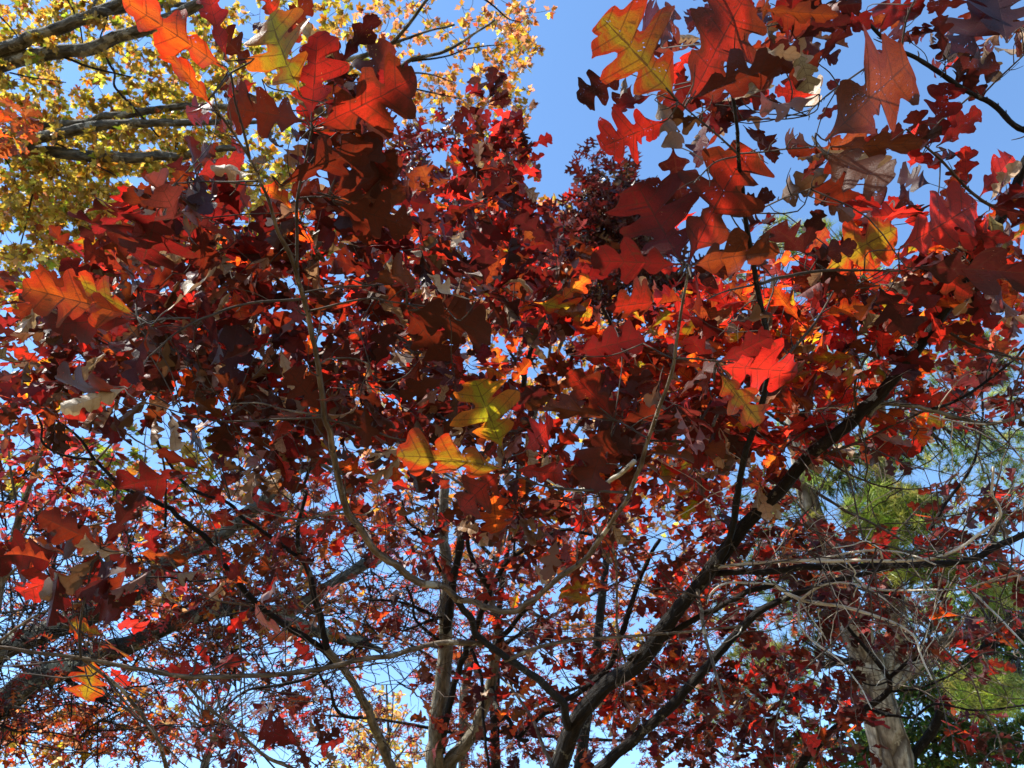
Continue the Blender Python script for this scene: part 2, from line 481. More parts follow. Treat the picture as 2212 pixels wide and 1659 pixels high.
# pigment of the leaf body, of its margin, of its underside in reflected light, and how opaque it is
MAUVE = (.12, .045, .038); TAN = (.42, .30, .195); DULL = (.20, .115, .09)
PAL = {
    'R':  ((.60, .024, .011), (.48, .015, .010), MAUVE, 0),
    'OR': ((.84, .13, .010), (.74, .042, .008), (.24, .10, .05), 0),
    'YG': ((.50, .42, .015), (.74, .15, .012), (.26, .18, .06), 0),
    'YR': ((.46, .27, .013), (.62, .040, .009), (.20, .10, .05), 0),
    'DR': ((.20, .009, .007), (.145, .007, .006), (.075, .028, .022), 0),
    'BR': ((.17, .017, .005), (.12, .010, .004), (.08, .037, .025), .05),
    'BO': ((.23, .036, .006), (.15, .018, .005), (.11, .055, .03), .05),
    'RB': ((.52, .024, .009), (.17, .022, .006), (.10, .04, .03), 0),
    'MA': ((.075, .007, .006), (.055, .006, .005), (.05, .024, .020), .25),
    'MV': ((.24, .035, .022), (.19, .03, .02), (.25, .16, .135), .45),
    'TN': ((.42, .24, .12), (.38, .21, .10), TAN, .6),
    'DB': ((.12, .05, .02), (.09, .036, .015), (.20, .125, .075), .5),
    'YL': ((.82, .58, .06), (.74, .46, .05), (.70, .58, .28), 0),
    'YO': ((.66, .29, .02), (.54, .19, .015), (.56, .36, .15), 0),
    'GO': ((.38, .26, .022), (.33, .20, .018), (.40, .30, .13), .1),
    'GR': ((.28, .36, .02), (.30, .30, .02), (.18, .21, .05), 0),
    'PE': ((.76, .32, .14), (.68, .25, .10), (.62, .42, .29), 0),
    'PK': ((.48, .045, .05), (.40, .035, .035), (.38, .13, .13), 0),
    'PU': ((.13, .022, .020), (.10, .017, .016), (.13, .075, .07), .2),
    'RU': ((.36, .075, .014), (.28, .045, .010), (.22, .11, .06), .1),
    'GN': ((.05, .12, .02), (.04, .10, .018), (.05, .08, .03), .3),
}

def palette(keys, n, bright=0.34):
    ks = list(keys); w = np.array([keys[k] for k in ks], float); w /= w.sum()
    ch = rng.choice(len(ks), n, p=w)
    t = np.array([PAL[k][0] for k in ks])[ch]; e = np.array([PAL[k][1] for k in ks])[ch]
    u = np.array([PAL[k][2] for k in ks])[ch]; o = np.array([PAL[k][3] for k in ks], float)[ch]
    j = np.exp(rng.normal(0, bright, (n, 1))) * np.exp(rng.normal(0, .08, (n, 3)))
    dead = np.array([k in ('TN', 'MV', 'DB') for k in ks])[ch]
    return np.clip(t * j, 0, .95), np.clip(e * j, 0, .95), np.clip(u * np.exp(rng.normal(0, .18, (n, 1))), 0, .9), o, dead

# ------------------------------------------------------------------ trees
class Tree:
    """a tree thing: an Empty on the ground with traced limbs, twigs grown to every leaf cluster, and a crown"""
    def __init__(s, name, base_xy, label, cat='tree', group=None):
        s.root = empty(name, (base_xy[0], base_xy[1], 0), label, cat, group)
        s.px = []; s.nodes = []; s.nrad = []; s.twigs = Tubes(); s.batches = []
    def depth_at(s, x, y):
        a = np.vstack(s.px); k = np.argmin((a[:, 0] - x) ** 2 + (a[:, 1] - y) ** 2)
        return a[k, 2], math.hypot(a[k, 0] - x, a[k, 1] - y)
    def limb(s, name, pts, d, w, mat, sides=8, rough=0.12, label=None, pin=True):
        """traced limb: photo points, depths (first may be None: taken from the limb it grows from), pixel widths"""
        pts = np.asarray(pts, float)
        d = list(d)
        if d[0] is None:
            d[0], _ = s.depth_at(*pts[0])
        seg = np.r_[0, np.cumsum(np.linalg.norm(np.diff(pts, axis=0), axis=1))]; seg /= seg[-1]
        dd = np.interp(seg, np.linspace(0, 1, len(d)), d)
        ww = np.interp(seg, np.linspace(0, 1, len(w)), w)
        c = catmull(np.c_[pts, dd, ww], 7)
        wob = rng.normal(0, 1, (len(c), 2)); wob = (wob + np.roll(wob, 1, 0) + np.roll(wob, -1, 0)) / 3
        wob[0] = 0
        lo = catmull(rng.normal(0, 1, (max(3, len(pts) * 2), 2)), 7); wob += lo[np.linspace(0, len(lo) - 1, len(c)).astype(int)] * np.clip(seg[-1] * 0 + np.linspace(0, 1, len(c))[:, None] * 8, 0, 1) * (1.1 if w[0] < 22 else .4)
        c[:, :2] += wob * np.clip(c[:, 3:4] * .10, .2, 2.0)
        X = P(c[:, 0], c[:, 1], c[:, 2])
        r = c[:, 3] * c[:, 2] / F / 2
        v, q, t, b = tube(X, r, sides, rough=rough, knots=0.10 if sides <= 8 else 0.0)
        o = mesh_obj(name, v, q, t, mat, s.root, True, None, {"bc": b})
        if label: o["label"] = label
        s.px.append(c[:, :3]); s.nodes.append(X); s.nrad.append(r)
        return o
    def trunk(s, path, rad, mat, sides=14, name='trunk', rough=.12):
        p = catmull(path, 8); r = np.interp(np.linspace(0, 1, len(p)), np.linspace(0, 1, len(rad)), rad)
        v, q, t, b = tube(p, r, sides, rough=rough)
        o = mesh_obj(name, v, q, t, mat, s.root, True, None, {"bc": b})
        s.nodes.append(p); s.nrad.append(r)
        return o
    def ground_trunk(s, x, y, d, w, mat, lean=(0, 0), flare=1.5):
        top = P(np.array(x), np.array(y), np.array(d)); r = w * d / F / 2
        b = np.array([s.root.location[0], s.root.location[1], -0.05])
        mid = top * .55 + b * .45 + np.array([lean[0], lean[1], 0])
        return s.trunk([b, b * .75 + mid * .25 + np.array([0, 0, .0]), mid, top], [r * flare * 1.25, r * 1.2, r * 1.1, r], mat)
    def clusters(s, blobs, kind, pal, per=(4, 7), length=(.10, .16), grow=True, twig_r=(.0012, .0035), bright=.36, spread=1.0, world=None, maxlink=None, dead=None):
        """leaf clusters in the volumes (x, y, rx, ry, depth range, count) of blobs, each on a twig of its own"""
        C = []
        for (x, y, rx, ry, d0, d1, n) in blobs:
            t = rng.uniform(0, 2 * np.pi, n); q = np.sqrt(rng.random(n))
            C.append(P(x + rx * q * np.cos(t), y + ry * q * np.sin(t), rng.uniform(d0, d1, n)))
        if world is not None: C.append(world)
        C = np.vstack(C); n = len(C)
        outd = np.zeros((n, 3))
        if grow:
            nodes = np.vstack(s.nodes); D = np.full(n, 1e9); par = np.zeros(n, int)
            for a in range(0, len(nodes), 400):
                dd = np.linalg.norm(C[:, None] - nodes[None, a:a + 400], axis=2)
                k = dd.argmin(1); m = dd[np.arange(n), k]
                up = m < D; D[up] = m[up]; par[up] = k[up] + a
            allp = [p for p in nodes]; left = np.ones(n, bool)
            src = par.copy(); tgt = np.zeros(n, int)
            for _ in range(n):
                i = int(np.argmin(np.where(left, D, 1e9))); left[i] = False
                a = allp[src[i]]; b = C[i]; ln = np.linalg.norm(b - a)
                if maxlink is None or ln < maxlink:
                    bow = rng.normal(0, .10 * ln, 3); bow2 = rng.normal(0, .06 * ln, 3)
                    sag = np.array([0, 0, -.08 * ln])
                    path = catmull([a, a * .62 + b * .38 + bow + sag, a * .25 + b * .75 + bow * .5 + bow2 + sag * .6, b], 3)
                    r1 = twig_r[0]; r0 = min(twig_r[1], twig_r[0] + ln * .004)
                    s.twigs.add(path, np.linspace(r0, r1, len(path)), 4)
                    outd[i] = norm(b - path[-2])
                    for q in path[3:-1:2]:
                        allp.append(q)
                        dn = np.linalg.norm(C - q, axis=1); up = left & (dn < D); D[up] = dn[up]; src[up] = len(allp) - 1
                allp.append(b)
                dn = np.linalg.norm(C - b, axis=1); up = left & (dn < D); D[up] = dn[up]; src[up] = len(allp) - 1
        else:
            outd = norm(rng.normal(0, 1, (n, 3)) + np.array([0, 0, .3]))
        k = rng.integers(per[0], per[1] + 1, n)
        idx = np.repeat(np.arange(n), k); m = len(idx)
        o = outd[idx]
        rnd = norm(rng.normal(0, 1, (m, 3)) * np.array([1, 1, .55]))
        ax = norm(o * rng.uniform(.1, .8, (m, 1)) + rnd * spread + np.array([0, 0, -.12]))
        t, e, u, op, isdead = palette(pal, m, bright)
        tp = norm(np.array([0, 0, 1.0]) + rng.normal(0, .42, (m, 3)))
        # dry leaves hang and show either face
        hang = norm(rng.normal(0, .55, (m, 3)) + np.array([0, 0, -1.0]))
        ax = np.where(isdead[:, None], norm(ax * .45 + hang), ax)
        tp = np.where(isdead[:, None], norm(rng.normal(0, 1, (m, 3))), tp)
        ln = rng.uniform(*length, m)
        dz = isdead.astype(float)
        sg = rng.choice([-1, 1], m)
        s.batches.append((kind, dict(base=C[idx] + ax * (ln * .12)[:, None] * rng.uniform(.2, 2.0, (m, 1)), axis=ax, top=tp, length=ln, width=rng.uniform(.85, 1.15, m) * (1 - .2 * dz),
            bend=rng.normal(.35, .45, m) + dz * rng.normal(0, .9, m), fold=rng.normal(.12, .18, m), curl=rng.normal(.3, .7, m) + dz * sg * rng.uniform(1.5, 4.2, m),
            twist=rng.normal(0, .35, m) + dz * rng.normal(0, .8, m), wave=rng.uniform(.05, .30, m), tint=t, edge=e, under=u, opaque=op)))
    def fine_twigs(s, n, blobs, length, rad, mat=None, name='fine_twigs', up=.15, sides=4):
        """leafless curved twigs that leave the tree's limbs inside the given volumes"""
        t_ = Tubes(); X = np.vstack(s.nodes); px = (X - CAM) @ R_; py = (X - CAM) @ U_; pz = (X - CAM) @ W_
        u = 1106 + F * px / pz; v = 829.5 - F * py / pz
        ok = np.zeros(len(X), bool)
        for (x, y, rx, ry) in blobs: ok |= (((u - x) / rx) ** 2 + ((v - y) / ry) ** 2 < 1) & (pz > 2.05)
        pool = list(X[ok])
        for _ in range(n):
            a = pool[rng.integers(len(pool))]
            L = rng.uniform(*length); d = norm(rng.normal(0, 1, 3) * np.array([1, .7, .8]) + np.array([0, 0, up])); c = norm(rng.normal(0, 1, 3)) * L * .22
            pts = [a, a + d * L * .3 + c * .5 + rng.normal(0, .02 * L, 3), a + d * L * .65 + c + rng.normal(0, .04 * L, 3), a + d * L + c * .4]
            p = catmull(pts, 4); p[1:] += rng.normal(0, .008 * L, (len(p) - 1, 3))
            r0 = rng.uniform(*rad); t_.add(p, np.linspace(r0, r0 * .35, len(p)), sides)
            pool += [p[5], p[8]]
            if rng.random() < .6:
                k = rng.integers(3, len(p) - 2); d2 = norm(d + rng.normal(0, .8, 3)); l2 = L * rng.uniform(.15, .45)
                t_.add(catmull([p[k], p[k] + d2 * l2 * .5 + rng.normal(0, .05 * l2, 3), p[k] + d2 * l2], 3), np.linspace(r0 * .55, r0 * .25, 7), 4)
        o = t_.build(name, mat or M_TWIG, s.root); o['kind'] = 'stuff'
        return o
    def finish(s, mats, crown='crown', twig_mat=None, smooth=True, twigname='twigs'):
        o = s.twigs.build(twigname, twig_mat or M_TWIG, s.root)
        if o: o["kind"] = "stuff"
        kinds = {}
        for k, b in s.batches: kinds.setdefault(k, []).append(b)
        for k, bs in kinds.items():
            L = {q: np.concatenate([b[q] for b in bs]) for q in bs[0]}
            o = leaf_mesh(crown, TPL[k], L, mats[k], s.root, smooth)
            o["kind"] = "stuff"
MATS = {'oak': M_LEAF_MID, 'pin': M_LEAF_FAR, 'maple': M_LEAF_FAR, 'oval': M_LEAF_FAR}
# ------------------------------------------------------------------ ground
m, nd, lk = new_mat("leaf_litter")
tc = nd.new("ShaderNodeTexCoord")
vo = N(nd, "ShaderNodeTexVoronoi"); vo.inputs["Scale"].default_value = 9.0
lk.new(tc.outputs["Object"], vo.inputs["Vector"])
gc = ramp(nd, lk, vo.outputs["Color"], [(0.2, (.10, .05, .025)), (.5, (.22, .12, .05)), (.8, (.16, .15, .05))])
pbg = nd.new("ShaderNodeBsdfPrincipled"); lk.new(gc, pbg.inputs["Base Color"]); pbg.inputs["Roughness"].default_value = .9
og = nd.new("ShaderNodeOutputMaterial"); lk.new(pbg.outputs[0], og.inputs[0])
gx = np.linspace(-1, 1, 41); gx = np.sign(gx) * np.abs(gx) ** 2.5 * 2000
GX, GY = np.meshgrid(gx, gx, indexing='ij')
gi = np.arange(41 * 41).reshape(41, 41)
gq = np.stack([gi[:-1, :-1], gi[1:, :-1], gi[1:, 1:], gi[:-1, 1:]], -1).reshape(-1, 4)
g = mesh_obj("ground", np.c_[GX.ravel(), GY.ravel(), np.zeros(41 * 41)], gq, None, m)
g["kind"] = "structure"

# ------------------------------------------------------------------ near oak
b0 = P(np.array(1190.), np.array(1659.), np.array(3.5))
OAKT = Tree("oak_tree", (b0[0] - .12, b0[1] + .1), "near oak with black forking limbs and the largest red lobed leaves in front", "tree")
BD, BS, BB = M_BARK_OAK, M_BARK_STEM, M_BARK_BARE
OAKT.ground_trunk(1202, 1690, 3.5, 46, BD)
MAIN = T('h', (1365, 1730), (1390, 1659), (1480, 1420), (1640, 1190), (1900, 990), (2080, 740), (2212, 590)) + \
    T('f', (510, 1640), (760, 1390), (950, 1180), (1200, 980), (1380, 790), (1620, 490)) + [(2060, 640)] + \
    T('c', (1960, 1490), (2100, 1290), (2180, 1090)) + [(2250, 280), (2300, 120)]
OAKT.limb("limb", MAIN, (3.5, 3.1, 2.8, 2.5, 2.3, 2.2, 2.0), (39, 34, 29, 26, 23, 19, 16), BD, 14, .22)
# stem in front, sweeping left and up, and its two forks
STEM = T('h', (1455, 1420), (1400, 1260), (1300, 1150), (1150, 1050), (1000, 940), (890, 840), (840, 730), (770, 640))
OAKT.limb("branch", STEM, (None, 2.6, 2.3), (19, 15, 14), BD, 10, .12)
ARM = T('h', (770, 640), (690, 560), (560, 540), (460, 480), (350, 400), (230, 280), (140, 150), (95, 80), (80, 0)) + \
    T('d', (2040, 1330), (2000, 1100), (1960, 950), (1900, 550), (1830, 250)) + T('a', (1790, 1640), (1700, 1430), (1620, 1200), (1560, 1060), (1510, 960), (1430, 830), (1330, 690), (1290, 560))
OAKT.limb("branch", ARM, (None, 2.05, 1.85, 1.7, 1.5, 1.35), (16, 16, 14, 12, 11, 6, 4), BS, 10, .12)
ARMB = T('h', (770, 640), (880, 655), (950, 690), (1050, 712), (1150, 700), (1260, 620), (1400, 500), (1560, 380), (1700, 180), (1810, 10)) + \
    T('e', (1870, 1280), (1930, 1110), (1980, 960), (2070, 680), (2110, 450), (2170, 100)) + [(1484, 570)]
OAKT.limb("branch", ARMB, (None, 2.1, 1.9, 1.6, 1.45), (13, 12, 10, 8, 5), BS, 8, .12)
def tw(k, pts, d, w, mat=None, name="twig", sides=6):
    p = T(k, *pts) if k else pts
    return OAKT.limb(name, p, (None,) + tuple(d), w, mat or M_TWIG, sides, .1)
# upright whip from the main limb up to the sky on the right
V_ = [(1545, 1232)] + T('f', (450, 1640), (510, 1260), (590, 1030), (660, 700), (650, 450), (590, 170)) + T('c', (520, 1250), (490, 940), (470, 700), (430, 450), (380, 0), (370, -120))
tw(None, V_, (2.3, 1.7, 1.4, 1.3), (15, 13, 12, 8, 5), BD, "branch", 8)
tw('c', [(490, 930), (700, 910), (960, 885)], (1.32,), (4, 3))
tw('c', [(490, 940), (340, 800), (160, 650), (100, 600)], (1.25,), (5, 3))
tw('c', [(480, 945), (340, 985), (240, 1080), (215, 1110)], (1.35,), (4, 3))
tw('c', [(560, 1290), (780, 1190), (900, 1150), (940, 1130)], (1.4,), (4, 3))
tw('f', [(590, 170), (840, 110), (1100, 85), (1460, 90)], (1.8,), (8, 4))
tw('f', [(590, 170), (400, 215), (300, 260)], (1.6,), (5, 3))
# far right twig that leaves the top of the main limb
tw('c', [(2100, 1290), (1900, 1170), (1750, 1010), (1600, 870), (1500, 780)], (2.0,), (8, 4))
Wp = [(2330, 300)] + T('c', (2212, 790), (2030, 640), (1890, 560), (1600, 370), (1430, 290), (1200, 70), (1130, 0), (1060, -90))
OAKT.limb("branch", Wp, (2.05, 2.05, 2.0, 1.95), (13, 11, 9, 6), BD, 8)
tw('c', [(1430, 300), (1280, 390), (1030, 570), (940, 650), (900, 700)], (1.8,), (5, 3))
tw('c', [(1470, 310), (1500, 120), (1550, 0), (1570, -80)], (1.95,), (5, 4))
tw('c', [(1890, 580), (1700, 740), (1600, 860)], (1.95,), (4, 3))
tw('c', [(1960, 575), (2212, 330), (2300, 240)], (1.95,), (4, 3))
tw('c', [(1740, 460), (1735, 380), (1760, 300)], (1.95,), (3, 2))
tw('c', [(1200, 70), (1120, 130)], (1.9,), (3, 2))
# side twigs of the left fork
tw('a', [(1800, 1620), (1795, 1400), (1800, 1200), (1840, 1000), (1885, 790), (1880, 740)], (1.5,), (8, 5), M_TWIG)
tw('a', [(1510, 960), (1470, 780), (1430, 640), (1395, 440)], (1.3,), (6, 4), M_TWIG)
tw('a', [(1560, 1095), (1400, 1098), (1180, 1100), (1060, 1110)], (1.6,), (4, 3))
tw('a', [(1800, 1200), (1900, 1190), (2050, 1190)], (1.55,), (4, 3))
tw('a', [(1700, 1120), (1830, 1010), (2000, 930)], (1.5,), (4, 3))
tw('d', [(1830, 260), (1500, 290), (1250, 370), (1060, 470), (900, 610)], (1.5,), (6, 4))
tw('d', [(1150, 375), (990, 380), (910, 400), (830, 370)], (1.4,), (4, 3))
tw('d', [(1865, 335), (2212, 260), (2380, 280), (2700, 320)], (1.7,), (5, 3))
tw('d', [(1840, 220), (2000, 190), (2212, 180), (2400, 165)], (1.75,), (4, 3))
tw('d', [(1965, 975), (1650, 990), (1350, 1000), (1100, 950)], (1.8,), (5, 3))
tw('d', [(1960, 965), (1760, 940), (1560, 890), (1400, 895)], (1.95,), (5, 3), BS)
tw('d', [(1980, 990), (2212, 1050), (2420, 1110), (2600, 1130)], (2.0,), (6, 3))
tw('d', [(1940, 650), (2000, 620), (2140, 620), (2240, 660)], (1.85,), (4, 3), BS)
tw('d', [(2090, 1530), (1900, 1580), (1750, 1585), (1400, 1480)], (2.2,), (6, 3), BS)
tw('d', [(2110, 1560), (2212, 1560), (2330, 1480)], (1.9,), (4, 2), BS)
tw('h', [(120, 120), (0, 125), (-130, 150), (-300, 230)], (2.1,), (5, 3), BS)
# side twigs of the right fork, cluster at the centre of the picture
tw('e', [(1940, 1110), (1750, 1000), (1720, 1000)], (1.85,), (5, 3))
tw('e', [(2080, 620), (1900, 530)], (1.65,), (4, 3))
tw('e', [(2080, 620), (2212, 625), (2450, 645)], (1.6,), (5, 3))
tw('e', [(1810, 1430), (1450, 1410), (1250, 1380), (1075, 1285)], (1.65,), (7, 4))
tw('e', [(1850, 1240), (1740, 1330), (1640, 1390), (1450, 1415), (1260, 1330)], (2.0,), (11, 4), BB, "bare_twig")
tw('e', [(2150, 290), (2110, 215)], (1.5,), (3, 2))
# pale limb running left
LOW = T('h', (930, 912), (850, 900), (680, 910), (500, 940), (350, 980), (200, 1000), (0, 1050)) + T('g', (1600, 1100), (1150, 1105), (850, 1060), (500, 1000), (250, 965), (0, 930), (-160, 905))
OAKT.limb("branch", LOW, (None, 2.4, 2.15, 2.0), (12, 11, 9, 7), BS, 8, .12)
tw('g', [(490, 1000), (480, 850), (510, 650), (560, 430), (610, 330)], (1.95,), (6, 3))
tw('g', [(600, 990), (600, 920), (640, 850)], (1.98,), (3, 2), BS)
tw('g', [(560, 970), (440, 800), (360, 680)], (2.1,), (5, 3), BS)
tw('g', [(1170, 1100), (1140, 1130), (1000, 1200)], (2.2,), (3, 2))
tw('g', [(1120, 1140), (1250, 1280), (1420, 1420), (1600, 1580), (1760, 1659), (1900, 1720)], (2.6,), (6, 8), BS)
tw('g', [(500, 1000), (700, 1150), (800, 1270), (920, 1430), (990, 1590), (1020, 1720)], (2.6,), (6, 10), BS)
# right hand limbs, mostly bare
tw('i', [(310, 480), (700, 462), (1100, 440), (1500, 430), (1850, 410), (2030, 330), (2212, 255), (2350, 190)], (2.6, 2.5), (13, 14, 13, 14), BD, "limb", 10)
tw('i', [(360, 445), (700, 410), (1000, 405), (1320, 403), (1600, 398), (1800, 340), (1950, 240), (2060, 150), (2060, 80), (2020, 0), (2030, -160)], (2.35, 2.15, 2.05), (7, 8, 7, 5), BB, "bare_twig")
tw('i', [(920, 405), (1250, 345), (1420, 350), (1560, 380), (1680, 430)], (2.15,), (6, 4), BB, "bare_twig")
tw('i', [(1355, 395), (1330, 330), (1250, 285), (1180, 310), (1050, 330)], (2.2,), (5, 2), BB, "bare_twig")
tw('i', [(1250, 285), (1290, 210)], (2.35,), (3, 2), BB, "bare_twig")
NN = T('i', (-180, 1000), (0, 900), (250, 740), (370, 690), (540, 600), (700, 548))
OAKT.limb("branch", NN, (3.1, 2.95, 2.8), (13, 12, 11), BD, 8)
tw('i', [(700, 548), (860, 640), (1100, 680), (1300, 735), (1530, 840), (1590, 980), (1655, 1125)], (2.4,), (9, 7, 4), BB, "bare_twig")
tw('i', [(860, 640), (980, 560), (1120, 540), (1260, 570), (1400, 660), (1520, 770)], (2.3,), (6, 3), BB, "bare_twig")
tw('i', [(855, 640), (855, 790), (950, 900), (1100, 1010), (1210, 1150), (1290, 1300)], (2.3,), (5, 3), BB, "bare_twig")
tw('i', [(860, 650), (940, 770), (1020, 890)], (2.6,), (4, 2), BB, "bare_twig")
tw('i', [(700, 548), (560, 540), (420, 540), (330, 590), (290, 670)], (2.5,), (5, 4), BB, "bare_twig")
tw('i', [(715, 545), (750, 510), (800, 480)], (2.75,), (6, 4))
OO = T('h', (1560, 1759), (1650, 1650), (1830, 1500), (1980, 1370)) + T('i', (220, 1130), (400, 930), (600, 720), (830, 605), (1180, 500), (1400, 450))
OAKT.limb("limb", OO, (3.4, 3.2, 3.0), (24, 22, 18, 13, 9), BD, 10)
tw('i', [(1180, 500), (1300, 575), (1500, 585), (1700, 580), (1870, 575), (1960, 540), (2170, 495)], (2.4,), (5, 4), BB, "bare_twig")
tw('i', [(1870, 575), (1950, 640), (2080, 770), (2212, 910), (2300, 990)], (2.3,), (5, 4), BB, "bare_twig")
tw('i', [(1590, 1720), (1585, 1420), (1560, 1270), (1500, 1125)], (3.0,), (7, 4), BB, "bare_twig") if False else None
tw('i', [(240, 560), (245, 640), (260, 720), (300, 930), (350, 1090), (410, 1290)], (2.4,), (9, 6), BS)
tw('h', [(1790, 1010), (1740, 830), (1740, 600), (1730, 400), (1690, 180), (1640, 20)], (2.5,), (6, 3), BS)
tw('f', [(1270, 965), (1350, 900), (1500, 905), (1640, 930), (1800, 970), (1990, 1020), (2212, 960), (2350, 930)], (2.5, 2.4), (11, 9, 7), M_BARK_GREY, "branch", 8)
tw('f', [(1640, 930), (1850, 850), (2080, 690), (2212, 560), (2300, 470)], (2.45,), (7, 5), BD)
tw('f', [(1990, 1020), (1800, 1000), (1640, 960)], (2.4,), (4, 3), BB, "bare_twig")
tw('f', [(1195, 940), (1190, 800), (1230, 660), (1310, 540), (1330, 400)], (2.3,), (6, 4))
tw('f', [(1200, 960), (950, 1040), (820, 1110), (700, 1230)], (2.7,), (6, 3))
tw('f', [(1000, 1200), (1250, 1110), (1450, 1010), (1640, 930)], (2.5,), (6, 4))
tw('f', [(1010, 1230), (1180, 1330), (1350, 1390), (1500, 1410), (1650, 1400)], (2.6,), (5, 3))
tw('f', [(960, 1430), (1130, 1540), (1300, 1620), (1480, 1720)], (2.8,), (7, 4))
tw('f', [(1720, 440), (1900, 540), (2080, 600), (2300, 640)], (2.2,), (6, 3))
tw('h', [(1060, 1010), (1300, 920), (1550, 880), (1800, 860), (2212, 830), (2500, 800)], (2.9,), (10, 5), BS)
tw('f', [(330, 1030), (380, 880), (350, 800), (230, 690), (150, 620)], (2.6,), (7, 3))
tw('f', [(230, 1130), (240, 1040), (300, 920), (350, 810)], (2.5,), (6, 5))
tw('f', [(430, 1280), (230, 1140), (0, 1120), (-200, 1110)], (2.6,), (8, 4))
tw('f', [(760, 600), (800, 585), (950, 400), (1070, 200), (1130, 100)], (2.2,), (8, 4)) if False else None
tw('f', [(690, 690), (800, 580), (950, 400), (1070, 200)], (2.2,), (8, 4))

